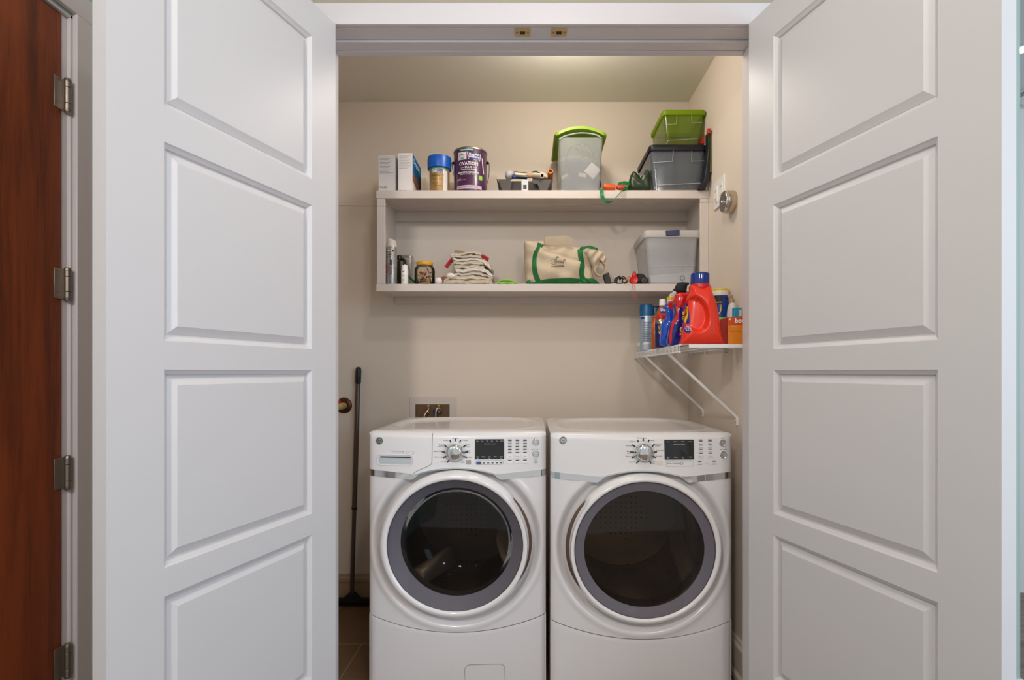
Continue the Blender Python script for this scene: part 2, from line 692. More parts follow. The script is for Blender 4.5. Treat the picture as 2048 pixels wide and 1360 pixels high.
struct('baseboard_left', bx(LX, LX + 0.014, 1.805, 1.868, 0, 0.22), M['trim'], 'white baseboard at the left edge', bevel=0.002)
cs = newbm()
box(cs, LX, LX + 0.016, 1.728, 1.803, 0, 2.355)
box(cs, LX, LX + 0.016, 0.45, 1.803, 2.352, 2.43)
struct('trim_9', cs, M['trim'], 'white casing round the wooden door', bevel=0.003)
js = newbm()
box(js, LX - 0.12, LX - 0.001, 1.722, 1.736, 0, 2.35)
box(js, LX - 0.12, LX - 0.001, 0.55, 1.736, 2.337, 2.352)
box(js, LX - 0.12, LX - 0.012, 1.704, 1.722, 0, 2.337)
struct('trim_10', js, M['trim'], 'white jamb of the wooden door', bevel=0.002)
d3 = thing('door_3', 'dark reddish brown flush wooden door with four hinges, left edge', None, (LX - 0.03, 1.70, 0), kind='structure')
put('door_slab', bx(LX - 0.05, LX - 0.010, 0.75, 1.702, 0.01, 2.333), M['woodd'], d3, bevel=0.002)
for hy0, hy1 in ((153, 225), (533, 603), (910, 982), (1287, 1360)):
    z1, z0 = WZ(hy0, 1.70), WZ(hy1, 1.70)
    hb = newbm()
    hx = LX + 0.004
    for a, b in ((z0 + 0.012, z0 + 0.03), (z0 + 0.031, z1 - 0.031), (z1 - 0.03, z1 - 0.012)):
        lathe(hb, [(0.0095, a), (0.0095, b)], (hx, 1.707, 0), segs=20)
    lathe(hb, [(0.0, z1 - 0.001), (0.008, z1 - 0.003), (0.0105, z1 - 0.011), (0.0105, z1 - 0.012)], (hx, 1.707, 0), segs=20)
    lathe(hb, [(0.0105, z0 + 0.012), (0.0105, z0 + 0.011), (0.008, z0 + 0.003), (0.0, z0 + 0.001)], (hx, 1.707, 0), segs=20)
    box(hb, LX - 0.010, LX - 0.007, 1.672, 1.700, z0 + 0.008, z1 - 0.008)
    box(hb, LX - 0.010, LX + 0.004, 1.700, 1.705, z0 + 0.008, z1 - 0.008)
    put('hinge', hb, M['hinge'], d3, bevel=0.0008)

# ------------------------------------------------------------------ the two white panelled doors
PAN = [(1.836, 2.288), (1.300, 1.754), (0.782, 1.234), (0.262, 0.716)]
PROF = [(0.0, 0.0), (0.003, 0.003), (0.0035, 0.0035), (0.011, 0.009), (0.0125, 0.0150), (0.0160, 0.0150), (0.0170, 0.0135), (0.036, 0.003)]


def panel_door(name, A, B, th, label, s0, s1, stile_h=0.118):
    A, B = Vector(A), Vector(B)
    L = (B - A).length
    d = (B - A) / L
    n = Vector((-d.y, d.x))
    if n.dot(-A) < 0: n = -n           # visible face looks at the viewer side
    bm = newbm()

    def P(s, dep, z, back):
        q = A + d * s - n * ((th - dep) if back else dep)
        return bm.verts.new((q.x, q.y, z))

    def quad(s0_, s1_, z0, z1, back):
        bm.faces.new([P(s0_, 0, z0, back), P(s1_, 0, z0, back), P(s1_, 0, z1, back), P(s0_, 0, z1, back)])

    z_lo, z_hi = 0.008, 2.397
    sa, sb = stile_h, L - s1
    for back in (0, 1):
        quad(0, sa, z_lo, z_hi, back)
        quad(sb, L, z_lo, z_hi, back)
        zz = z_lo
        for p0, p1 in sorted(PAN):
            quad(sa, sb, zz, p0, back)
            zz = p1
            loops = [[P(a, dep, b, back) for a, b in ((sa + i, p0 + i), (sb - i, p0 + i), (sb - i, p1 - i), (sa + i, p1 - i))] for i, dep in PROF]
            for l0, l1 in zip(loops, loops[1:]):
                for k in range(4):
                    bm.faces.new((l0[k], l0[(k + 1) % 4], l1[(k + 1) % 4], l1[k]))
            bm.faces.new(loops[-1])
        quad(sa, sb, zz, z_hi, back)
    for s in (0, L):
        bm.faces.new([P(s, 0, z_lo, 0), P(s, 0, z_hi, 0), P(s, 0, z_hi, 1), P(s, 0, z_lo, 1)])
    for z in (z_lo, z_hi):
        bm.faces.new([P(0, 0, z, 0), P(L, 0, z, 0), P(L, 0, z, 1), P(0, 0, z, 1)])
    bmesh.ops.remove_doubles(bm, verts=bm.verts[:], dist=1e-5)
    r = thing(name, label, None, (A.x, A.y, 0), kind='structure')
    put('door_slab', bm, M['door'], r, smooth=0)
    # butt hinges at the jamb side, behind the leaf
    for z in (0.25, 1.2, 2.15):
        hb = newbm()
        q = A - n * (th + 0.004)
        lathe(hb, [(0.006, z - 0.05), (0.006, z + 0.05)], (q.x, q.y, 0), segs=14)
        put('hinge', hb, M['hinge'], r)
    return r


panel_door('door_1', (-0.656, 1.846), (-0.873, 1.131), 0.040, 'left white four panel closet door standing open', 0, 0.1275)
panel_door('door_2', (0.7316, 1.846), (0.9397, 1.098), 0.040, 'right white four panel closet door standing open', 0, 0.130)

# closet baseboards
def baseboard(name, pts, label, nrm):
    pass


b1 = newbm()
prof = [(0, 0), (0.026, 0), (0.026, 0.020), (0.016, 0.030), (0.016, 0.112), (0.020, 0.116), (0.020, 0.134), (0.012, 0.142), (0.010, 0.154), (0, 0.154)]
loft(b1, [[Vector((x, DW - a, b)) for a, b in prof] for x in (XL, XR)])
struct('baseboard_back', b1, mat('beige_baseboard', (176, 150, 118), 0.5), 'moulded baseboard along the closet back wall', smooth=0)
b2 = newbm()
loft(b2, [[Vector((XR - a, y, b)) for a, b in prof] for y in (2.02, DW - 0.026)])
struct('baseboard_right', b2, M['wall'], 'moulded baseboard along the closet right wall', smooth=0)

# far room: recessed light and smoke alarm at the right edge of the picture
rl = thing('recessed_light', 'glowing round recessed ceiling light at the right edge', 'ceiling light', (2.297, 2.575, ZH))
t_ = newbm(); lathe(t_, [(0.045, ZH - 0.002), (0.043, ZH - 0.006), (0.033, ZH - 0.005), (0.033, ZH - 0.002)], (2.297, 2.575, 0))
put('trim_ring', t_, M['white'], rl)
t_ = newbm(); lathe(t_, [(0.0, ZH - 0.004), (0.033, ZH - 0.004)], (2.297, 2.575, 0), cap=False)
put('lamp_disc', t_, mat('lamp_glow', (255, 250, 240), 0.5, emit=14), rl)
sa = thing('smoke_alarm', 'round pale ceiling smoke alarm at the right edge', 'smoke alarm', (2.70, 2.965, ZH - 0.05))
t_ = newbm(); lathe(t_, [(0.0, ZH - 0.05), (0.045, ZH - 0.05), (0.06, ZH - 0.035), (0.062, ZH)], (2.70, 2.965, 0))
put('housing', t_, M['white'], sa)
t_ = newbm()
for q in (0.012, 0.020, 0.028): lathe(t_, [(0.0635, ZH - q), (0.0635, ZH - q - 0.003)], (2.70, 2.965, 0), cap=False)
put('vent_slot', t_, M['darkgap'], sa)

# ================================================================== WASHER AND DRYER
HW = 0.343


def Ff(x, z):
    b = 0.012 + 0.034 * math.sin(PI * min(1, max(0.0, (1.0 - z) / 1.0))) ** 0.7
    return -b * (1 - (x / HW) ** 2) + 0.012 * (abs(x) / HW) ** 36


def zc(x):
    a = abs(x)
    if a < 0.155: return 0.8385 + 0.0255 * (1 - (x / 0.155) ** 2)
    return 0.8385 + 0.0150 * ((a - 0.155) / (HW - 0.155))


def zd(x):
    a = abs(x)
    t = min(1, max(0, (a - 0.140) / 0.035)); t = t * t * (3 - 2 * t)
    return zc(x) - (0.005 + 0.0185 * t)


def zs(x):
    return 0.238 + 0.055 * (x / HW) ** 2


def sstep(t):
    t = min(1, max(0, t))
    return t * t * (3 - 2 * t)


def grid_panel(fy, zl, zu, X0, X1, T, nx=80, nz=30, hole=None, xb=None, thick=0.012):
    """front sheet between curves zl(x) and zu(x) with returned edges"""
    bm = newbm()
    G = []
    for j in range(nz + 1):
        row = []
        for i in range(nx + 1):
            x = X0 + (X1 - X0) * i / nx
            if xb:
                z = zl(x) + (zu(x) - zl(x)) * j / nz
                for _ in range(3):
                    x = X0 + (xb(z) - X0) * i / nx
                    z = zl(x) + (zu(x) - zl(x)) * j / nz
            else:
                z = zl(x) + (zu(x) - zl(x)) * j / nz
            row.append(bm.verts.new(T(x, fy(x, z), z)))
            row[-1].index = 0
            row[-1] = (row[-1], x, z)
        G.append(row)
    for j in range(nz):
        for i in range(nx):
            c = [G[j][i], G[j][i + 1], G[j + 1][i + 1], G[j + 1][i]]
            if hole and hole(sum(q[1] for q in c) / 4, sum(q[2] for q in c) / 4): continue
            bm.faces.new([q[0] for q in c])
    # returned edges
    edge = [G[0][i] for i in range(nx + 1)] + [G[j][nx] for j in range(1, nz + 1)] + [G[nz][i] for i in range(nx - 1, -1, -1)] + [G[j][0] for j in range(nz - 1, 0, -1)]
    back = [bm.verts.new(e[0].co + Vector((0, thick, 0))) for e in edge]
    n = len(edge)
    for i in range(n):
        j = (i + 1) % n
        bm.faces.new((edge[i][0], edge[j][0], back[j], back[i]))
    return bm


def appliance(kind, X, D, label, name, ppm):
    washer = kind == 'washer'
    T = lambda x, y, z: Vector((X + x, D + y, z))
    root = thing(name, label, 'washing machine' if washer else 'dryer', (X, D + 0.32, 0))
    px = lambda x: (x - (914.5 if washer else 1283)) / ppm
    pz = lambda y: H - (y - CY) * D / F
    SM = dict(smooth=40)
    # cabinet: sides, back, bottom
    cb = newbm()
    box(cb, X - HW, X - HW + 0.004, D + 0.012, D + 0.65, 0.012, 0.995)
    box(cb, X + HW - 0.004, X + HW, D + 0.012, D + 0.65, 0.012, 0.995)
    box(cb, X - HW, X + HW, D + 0.646, D + 0.65, 0.012, 0.995)
    box(cb, X - HW, X + HW, D + 0.012, D + 0.65, 0.012, 0.02)
    put('cabinet', cb, M['enamel'], root, smooth=0)
    for a in (-0.29, 0.29):
        for b in (0.06, 0.6):
            ft = newbm(); lathe(ft, [(0.022, 0), (0.022, 0.013)], (X + a, D + b, 0), segs=20)
            put('foot', ft, M['black'], root)
    # top sheet with a shallow dish and rounded front lip
    def top_y(z): return 0
    tp = newbm()
    nx, ny = 70, 60
    g = []
    y0 = lambda x: Ff(x, 1.0) + 0.020
    for j in range(ny + 1):
        r = []
        for i in range(nx + 1):
            x = -HW + 2 * HW * i / nx
            y = y0(x) + (0.65 - y0(x)) * j / ny
            rx, ry = abs(x) / 0.300, abs(y - 0.330) / 0.285
            q = (rx ** 3.2 + ry ** 3.2) ** (1 / 3.2)
            dz = -0.009 * sstep((1 - q) / 0.10) + 0.003 * math.exp(-((q - 1.04) / 0.05) ** 2)
            e = -0.006 * (abs(x) / HW) ** 30
            r.append(tp.verts.new(T(x, y, 1.0 + dz + e)))
        g.append(r)
    for j in range(ny):
        for i in range(nx): tp.faces.new((g[j][i], g[j][i + 1], g[j + 1][i + 1], g[j + 1][i]))
    bb = [v for v in g[ny]]
    bv = [tp.verts.new(v.co + Vector((0, 0, -0.02))) for v in bb]
    for i in range(nx): tp.faces.new((bb[i], bb[i + 1], bv[i + 1], bv[i]))
    put('top', tp, M['enamel'], root, smooth=50)

    # control panel
    def fy(x, z):
        y = Ff(x, z)
        if z > 0.975: y += 0.020 * ((z - 0.975) / 0.025) ** 2.6
        return y
    zu = lambda x: 1.0 - 0.006 * (abs(x) / HW) ** 30
    x0 = -0.0960 if washer else -HW
    if washer:
        xb = lambda z: -0.0980 if z > 0.882 else -0.0980 - 0.072 * sstep((0.882 - z) / 0.045) if z > 0.80 else -0.17
        pnl = grid_panel(fy, zc, zu, -HW, HW, T, nx=90, nz=26)
        # keep only right of drawer line
        kill = [f for f in pnl.faces if (f.calc_center_median().x - X) < xb(f.calc_center_median().z) + 0.0]
        bmesh.ops.delete(pnl, geom=kill, context='FACES')
        put('control_panel', pnl, M['enamel2'], root, smooth=50)
        fyd = lambda x, z: fy(x, z) - 0.0012
        dr = grid_panel(fyd, zc, zu, -HW, 0, T, nx=40, nz=26, xb=lambda z: xb(z) + 0.0045)
        drawer = put('detergent_drawer', dr, M['enamel2'], root, smooth=50)
        sm = newbm()
        pts = []
        for k in range(40):
            z = 0.992 - (0.992 - 0.8405) * k / 39
            x = xb(z) + 0.0050
            pts.append(T(x, fy(x, z) - 0.0006, z))
        tube(sm, pts, 0.0011, 6)
        put('drawer_seam', sm, M['seam'], root)
        # recessed pull
        a0, a1, b0, b1 = px(757), px(828), pz(928), pz(909)
        fm = lambda off: (lambda u, v: T(u, fyd(u, v) - off, v))
        for nm, ins, off, mt in (('drawer_pull', 0.0, 0.0012, M['lgrey']), ('drawer_pull_hollow', 0.006, 0.0020, mat('pull_hollow', (190, 196, 200), 0.5))):
            pb = newbm()
            loop = rrect(a0 + ins, a1 - ins, b0 + ins, b1 - ins, 0.012 - ins * 0.5)
            pb.faces.new([pb.verts.new(fm(off)(u, v)) for u, v in loop])
            put(nm, pb, mt, root, smooth=0)
        rb = newbm()
        tube(rb, [fm(0.001)(u, v) for u, v in rrect(a0 - 0.002, a1 + 0.002, b0 - 0.002, b1 + 0.002, 0.014)], 0.0022, 8, closed=True)
        put('drawer_pull_rim', rb, M['enamel2'], root)
        sb = newbm()
        patch(sb, a0 + 0.010, a1 - 0.008, b1 - 0.0095, b1 - 0.005, fm(0.0028), 8, 1)
        put('drawer_slot', sb, M['darkgap'], root)
    else:
        put('control_panel', grid_panel(fy, zc, zu, -HW, HW, T, nx=90, nz=26), M['enamel2'], root, smooth=50)
    # chrome trim under the panel
    put('chrome_trim', grid_panel(lambda x, z: Ff(x, zc(x)) - 0.0035 + 0.06 * (z - zd(x)), zd, zc, -HW, HW, T, nx=120, nz=6), M['chrome'], root, smooth=60)
    # main front with a dished ring and drum hole
    RZ, ry_ = 0.577, 0.965
    def rr(x, z): return math.hypot(x, (z - RZ) / ry_)
    def fm2(x, z):
        r = rr(x, z)
        return Ff(x, z) + 0.030 * sstep((0.328 - r) / 0.034) - 0.004 * math.exp(-((r - 0.334) / 0.012) ** 2)
    put('front_panel', grid_panel(fm2, lambda x: zs(x) + 0.0025, zd, -HW, HW, T, nx=120, nz=110, hole=lambda x, z: rr(x, z) < 0.235), M['enamel'], root, smooth=60)
    lp = grid_panel(lambda x, z: Ff(x, z) + 0.003 + 0.006 * max(0, 1 - (zs(x) - z) / 0.006) ** 2, lambda x: 0.014, lambda x: zs(x) - 0.0025, -HW, HW, T, nx=80, nz=30)
    put('lower_panel', lp, M['enamel'], root, smooth=60)
    bk = newbm()
    patch(bk, -HW + 0.01, HW - 0.01, -0.012, 0.012, lambda u, v: T(u, Ff(u, zs(u)) + 0.014, zs(u) + v), 60, 1)
    put('panel_gap', bk, M['darkgap'], root)
    if washer:
        fl = newbm()
        loop = [(px(931), 0.016)] + [p for p in rrect(px(931), px(1010), 0.0, pz(1323), 0.020)[12:6:-1]] + [p for p in rrect(px(931), px(1010), 0.0, pz(1323), 0.020)[5::-1]] + [(px(1010), 0.016)]
        loop = [(px(931), 0.016), (px(931), 0.088)]
        for k in range(7):
            a = PI - PI / 2 * k / 6
            loop.append((px(931) + 0.02 + 0.02 * math.cos(a), pz(1323) - 0.02 + 0.02 * math.sin(a)))
        for k in range(7):
            a = PI / 2 - PI / 2 * k / 6
            loop.append((px(1010) - 0.02 + 0.02 * math.cos(a), pz(1323) - 0.02 + 0.02 * math.sin(a)))
        loop += [(px(1010), 0.088), (px(1010), 0.016)]
        tube(fl, [T(u, Ff(u, v) + 0.0028, v) for u, v in loop], 0.0010, 6, closed=True)
        put('filter_door_seam', fl, M['seam'], root)
        fd = newbm()
        fd.faces.new([fd.verts.new(T(u, Ff(u, v) + 0.0022, v)) for u, v in loop])
        put('filter_door', fd, M['enamel'], root, smooth=0)
    # door: ring, bezel, glass
    yb = 0.0
    S = 96
    hs = 1 if washer else -1
    def bump(a):          # finger recess on the opening side
        a = math.degrees(a)
        aa = a if washer else 180 - a
        aa = (aa + 180) % 360 - 180
        return sstep((aa + 42) / 16) * sstep((44 - aa) / 6)
    prof = [(0.286, -0.012), (0.2885, -0.034), (0.2865, -0.052), (0.280, -0.066), (0.271, -0.0735), (0.263, -0.0745), (0.2575, -0.072), (0.2555, -0.068), (0.2550, -0.060)] if washer else \
           [(0.284, -0.012), (0.2865, -0.034), (0.2845, -0.052), (0.279, -0.066), (0.271, -0.0735), (0.265, -0.0745), (0.2605, -0.072), (0.2585, -0.068), (0.2580, -0.060)]
    rg = newbm()
    rings = []
    for k, (r, y) in enumerate(prof):
        ring = []
        for i in range(S):
            a = 2 * PI * i / S
            r2 = r - (0.010 * bump(a) if k < 4 else 0)
            ring.append(rg.verts.new(T(r2 * math.cos(a), y, RZ + r2 * math.sin(a) * ry_)))
        rings.append(ring)
    for a, b in zip(rings, rings[1:]):
        for i in range(S): rg.faces.new((a[i], a[(i + 1) % S], b[(i + 1) % S], b[i]))
    door = put('door_ring', rg, M['ring'], root, smooth=60)
    # finger recess behind the ring
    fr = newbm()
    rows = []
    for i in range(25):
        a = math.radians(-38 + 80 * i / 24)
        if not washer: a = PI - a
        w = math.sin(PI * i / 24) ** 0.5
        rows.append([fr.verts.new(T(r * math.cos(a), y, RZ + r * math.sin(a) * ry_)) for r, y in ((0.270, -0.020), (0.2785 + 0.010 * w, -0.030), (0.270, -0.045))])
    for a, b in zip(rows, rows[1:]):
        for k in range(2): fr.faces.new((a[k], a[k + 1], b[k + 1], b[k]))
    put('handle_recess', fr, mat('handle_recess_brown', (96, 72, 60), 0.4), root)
    rin = 0.215 if washer else 0.2215
    depth_in = -0.016 if washer else -0.050
    bz = newbm()
    lathe(bz, [(0.2565 if washer else 0.2590, -0.062), (rin, depth_in)], T(0, 0, RZ), axis='y', segs=S, sy=ry_, cap=False)
    put('door_bezel', bz, M['bezel'], root, smooth=60)
    bl = newbm()
    lathe(bl, [(0.2575 if washer else 0.2600, -0.0665), (0.2530 if washer else 0.2555, -0.0645)], T(0, 0, RZ), axis='y', segs=S, sy=ry_, cap=False)
    put('bezel_edge', bl, mat('dark_red_edge', (70, 50, 52), 0.4), root)
    gl = newbm()
    R = 0.2555 if washer else 0.2585
    lathe(gl, [(R, -0.064), (R * 0.85, -0.071), (R * 0.6, -0.077), (R * 0.3, -0.0805), (0.0, -0.082)], T(0, 0, RZ), axis='y', segs=S, sy=ry_, cap=False)
    put('door_glass', gl, clear_mat('door_glass_clear_' + kind, (228, 226, 224), 0.02, rough=0.06, diff=(20, 18, 18)), root, smooth=60)
    bowl = newbm()
    if washer:
        lathe(bowl, [(rin, depth_in), (0.205, 0.02), (0.19, 0.05), (0.15, 0.085), (0.09, 0.105), (0.0, 0.112)], T(0, 0, RZ), axis='y', segs=S, sy=ry_, cap=False)
        put('glass_bowl', bowl, clear_mat('smoked_bowl', (196, 188, 178), 0.05, rough=0.05, diff=(14, 13, 12), ior=1.12), root, smooth=60)
    else:
        lathe(bowl, [(rin, depth_in), (0.15, -0.048), (0.0, -0.046)], T(0, 0, RZ), axis='y', segs=S, sy=ry_, cap=False)
        put('inner_glass', bowl, clear_mat('smoked_dryer_glass', (176, 164, 146), 0.12, rough=0.05, diff=(16, 13, 11)), root, smooth=60)
    # drum
    dm = newbm()
    lathe(dm, [(0.235, -0.008), (0.225, 0.03), (0.262, 0.05), (0.268, 0.44), (0.25, 0.47), (0.08, 0.49), (0.0, 0.49)], T(0, 0, RZ), axis='y', segs=64, sy=ry_, cap=False)
    dmat = mat('drum_metal_' + kind, (96, 80, 64) if washer else (130, 120, 104), 0.28, metal=1, bump=0.0)
    nt = dmat.node_tree
    vor = nt.nodes.new('ShaderNodeTexVoronoi'); vor.inputs['Scale'].default_value = 42
    vor.inputs['Randomness'].default_value = 0.15
    crv = nt.nodes.new('ShaderNodeValToRGB')
    crv.color_ramp.elements[0].position = 0.16; crv.color_ramp.elements[0].color = (0.004, 0.004, 0.004, 1)
    crv.color_ramp.elements[1].position = 0.22; crv.color_ramp.elements[1].color = (*lin((104, 92, 82) if washer else (190, 178, 156)), 1)
    tcn = nt.nodes.new('ShaderNodeTexCoord')
    nt.links.new(tcn.outputs['Object'], vor.inputs['Vector'])
    nt.links.new(vor.outputs['Distance'], crv.inputs[0])
    nt.links.new(crv.outputs[0], nt.nodes['Principled BSDF'].inputs['Base Color'])
    put('drum', dm, dmat, root, smooth=50)
    if washer:
        gk = newbm()
        lathe(gk, [(0.232, 0.000), (0.222, 0.008), (0.226, 0.02), (0.214, 0.030), (0.228, 0.045), (0.24, 0.05)], T(0, 0, RZ), axis='y', segs=64, sy=ry_, cap=False)
        put('door_gasket', gk, M['gasket'], root, smooth=50)
    for a0 in ((115, 235, -22) if washer else (90, 210, 330)):
        fb = newbm()
        secs = []
        for k in range(9):
            y = 0.08 + 0.36 * k / 8
            a = math.radians(a0 + (k - 4) * 2.5)
            hgt = (0.115 if washer else 0.05) * math.sin(PI * (k + 0.6) / 9.2) ** 0.5
            pts = []
            for q in range(9):
                t = q / 8 * 2 - 1
                r = 0.262 - hgt * (1 - abs(t) ** 2.2)
                ang = a + t * 0.17
                pts.append(T(r * math.cos(ang), y, RZ + r * math.sin(ang) * ry_))
            secs.append(pts)
        loft(fb, secs)
        put('drum_fin', fb, M['steel'], root, smooth=60)
    # badge
    bxx, bzz = px(760 if washer else 1126), pz(881 if washer else 880)
    cm = lambda off: (lambda u, v: T(u, fy(u, v) - off, v))
    bd = newbm()
    yc = fy(bxx, bzz)
    lathe(bd, [(0.0140, -0.000), (0.0140, -0.003), (0.0128, -0.004), (0.0118, -0.003), (0.0, -0.003)], T(bxx, yc, bzz), axis='y', segs=36)
    badge = put('badge', bd, M['chrome'], root)
    bd = newbm()
    for q in range(4):
        lathe(bd, [(0.0112, -0.0034), (0.0100, -0.0034)], T(bxx, yc, bzz), axis='y', segs=36, cap=False)
    for q in range(8):
        a = q * PI / 4
        c0 = T(bxx + 0.0078 * math.cos(a), yc - 0.0036, bzz + 0.0078 * math.sin(a))
        tube(bd, [c0 + Vector((0.0016 * math.cos(a + t), 0, 0.0016 * math.sin(a + t))) for t in (0, 1.2, 2.4, 3.6)], 0.0004, 5)
    text(bd, 'GE', bxx, bzz - 0.0032, 0.0092, lambda u, v: T(u, yc - 0.0036, v), fat=0.0001)
    put('badge_monogram', bd, M['printd'], root, smooth=0)
    # dial
    dx, dz = px(912 if washer else 1284.5), pz(902)
    yc = fy(dx, dz)
    db = newbm()
    lathe(db, [(0.041, 0.002), (0.041, -0.004), (0.037, -0.006), (0.034, -0.006)], T(dx, yc, dz), axis='y', segs=48)
    put('dial_base', db, M['lgrey'], root)
    db = newbm()
    lathe(db, [(0.0335, -0.004), (0.0335, -0.012), (0.0305, -0.022), (0.029, -0.027), (0.025, -0.030), (0.012, -0.033), (0.0, -0.0335)], T(dx, yc, dz), axis='y', segs=48)
    dial = put('dial_knob', db, M['chrome'], root, smooth=50)
    db = newbm()
    ribbon(db, [T(dx - 0.007 + 0.0035 * math.sin(t * PI), yc - 0.0325 + 0.004 * abs(t - .5) * 2, dz - 0.026 + 0.054 * t) for t in [k / 10 for k in range(11)]], (0, 1, 0), 0.008, 0.0016)
    put('dial_ridge', db, M['chrome'], root)
    tk = newbm()
    angs = (90, 115, 65, 148, 32, 180, 0, 205, -25, 233) if washer else (90, 116, 64, 148, 34, 180, 0, 205, -24, 237, -57)
    for a in angs:
        a = math.radians(a)
        p0, p1 = 0.0360, 0.0500
        ribbon(tk, [cm(0.0085 if r < 0.0418 else 0.0016)(dx + r * math.cos(a), dz + r * math.sin(a)) for r in (p0, 0.0415, 0.0421, p1)], (-math.sin(a), 0, math.cos(a)), 0.0044, 0.0008)
    put('dial_tick', tk, M['printd'], root, smooth=0)
    # display
    if washer: d0, d1, e0, e1 = px(951), px(1009), pz(916.5), pz(877)
    else: d0, d1, e0, e1 = px(1325.5), px(1385.5), pz(917.5), pz(878)
    sp = newbm()
    loop = rrect(d0, d1, e0, e1, 0.004)
    sp.faces.new([sp.verts.new(cm(0.0016)(u, v)) for u, v in loop])
    put('display', sp, M['display'], root, smooth=0)
    sf = newbm()
    tube(sf, [cm(0.0010)(u, v) for u, v in loop], 0.0012, 6, closed=True)
    put('display_rim', sf, M['lgrey'], root)
    tx = newbm()
    sz = 0.0065
    if washer:
        words = ['Delay', 'Soak', 'Wash', 'Rinse', 'Spin', 'Complete']
    else: words = ['Dry', 'Cool Down', 'Wrinkle', 'Complete']
    n = len(words)
    for k, w in enumerate(words): text(tx, w, d0 + (d1 - d0) * (k + 0.5) / n, e1 - 0.0085, sz * 0.62, cm(0.0022), sx=0.8)
    text(tx, 'loadcare performance' if False else 'estimated time remaining', (d0 + d1) / 2, e1 - 0.019, 0.0042, cm(0.0022))
    foot = ['Signal', 'Settings', 'Extra', 'Delay', 'Steam'] if washer else ['Signal', 'Settings', 'Extra', 'Delay']
    for k, w in enumerate(foot):
        u = d0 + (d1 - d0) * (k + 0.5) / len(foot)
        text(tx, w, u, e0 + 0.0085, 0.0052, cm(0.0022), sx=0.85)
        if k % 2 == 0: text(tx, 'Set', u, e0 + 0.0032, 0.0045, cm(0.0022))
    put('display_text', tx, M['screen_txt'], root, smooth=0)
    # buttons and printing
    pr = newbm()
    btm = mat('white_button_' + kind, (236, 234, 234) if washer else (222, 220, 222), 0.4)
    def button(loop, h):
        kb = newbm(); loft(kb, [[cm(0)(u, v) for u, v in loop], [cm(h)(u, v) for u, v in loop]]); put('button', kb, btm, root, smooth=0)
    def T_(s, x, y, size=0.0068, al='CENTER'): text(pr, s, px(x), pz(y), size, cm(0.0012), align=al)
    dashes = []
    if washer:
        for s, x, y, al in (('Normal', 912, 876.5, 'CENTER'), ('Whites', 898, 880.5, 'RIGHT'), ('Sanitize', 890, 889.3, 'RIGHT'), ('with Oxi', 890, 892.2, 'RIGHT'), ('Quick Wash', 887.5, 902, 'RIGHT'), ('Rinse + Spin', 889.5, 912.8, 'RIGHT'), ('Tub Clean', 898.5, 922.5, 'RIGHT'),
                            ('Towels', 926, 880.5, 'LEFT'), ('Active', 933, 889, 'LEFT'), ('Wear', 933, 892.8, 'LEFT'), ('Bulky', 934.5, 901, 'LEFT'), ('Items', 934.5, 904.3, 'LEFT'), ('Delicates', 932, 913, 'LEFT'),
                            ('Steam Technology', 811, 902.6, 'RIGHT'), ('Internal Heater', 811, 905.6, 'RIGHT'), ('My', 931, 920.5, 'RIGHT'), ('Cycle', 931, 923.5, 'RIGHT')):
            T_(s, x, y, al=al)
        for cx_ in (1020, 1035, 1050):
            for yy in (880.5, 886.3, 892, 898, 904): dashes.append((cx_, yy, 3.6)); T_('Normal', cx_, yy - 2, 0.0040)
            dashes.append((cx_, 919, 3.6))
            loop = rrect(px(cx_ - 5.7), px(cx_ + 5.7), pz(915), pz(908), 0.002)
            button(loop, 0.0022)
            loop = rrect(px(cx_ - 4.8), px(cx_ + 4.8), pz(925), pz(920.5), 0.002)
            button(loop, 0.0022)
        for s, x in (('Soil', 1020), ('Temp', 1035), ('Spin', 1050)): text(pr, s, px(x), pz(912.6), 0.0062, cm(0.0025))
        T_('Power', 1071, 877, 0.0055); T_('Start / Pause', 1070, 899, 0.0055); T_('Lock Controls', 1070, 917.5, 0.0045)
        for x in (969, 977.5, 986, 994.5, 1002.5): dashes.append((x, 923.7, 2.0))
        loop = rrect(px(953), px(1007), pz(927), pz(919), 0.006)
        tube(pr, [cm(0.0008)(u, v) for u, v in loop], 0.0004, 5, closed=True)
        chro = ((1071, 884, 0.0130), (1071, 907, 0.0130), (1071, 921.5, 0.0066))
        loop = rrect(px(934), px(943.5), pz(926), pz(917.5), 0.002)
        kb = newbm(); loft(kb, [[cm(0)(u, v) for u, v in loop], [cm(0.0022)(u, v) for u, v in loop]])
        put('grey_button', kb, mat('taupe_button', (165, 150, 146), 0.4), root, smooth=0, label='taupe square button beside the dial')
        loop = rrect(px(954.2), px(964), pz(925.8), pz(921), 0.004)
        kb = newbm(); loft(kb, [[cm(0)(u, v) for u, v in loop], [cm(0.0022)(u, v) for u, v in loop]])
        put('purple_button', kb, M['purple_b'], root, smooth=0, label='purple oval button under the display')
        for q, x in ((0.0066, 817.5), (0.0066, 827.5)):
            tube(pr, [cm(0.001)(px(x) + q * 0.9 * math.cos(a * PI / 8), pz(904) + q * 0.9 * math.sin(a * PI / 8)) for a in range(16)], 0.0005, 5, closed=True)
    else:
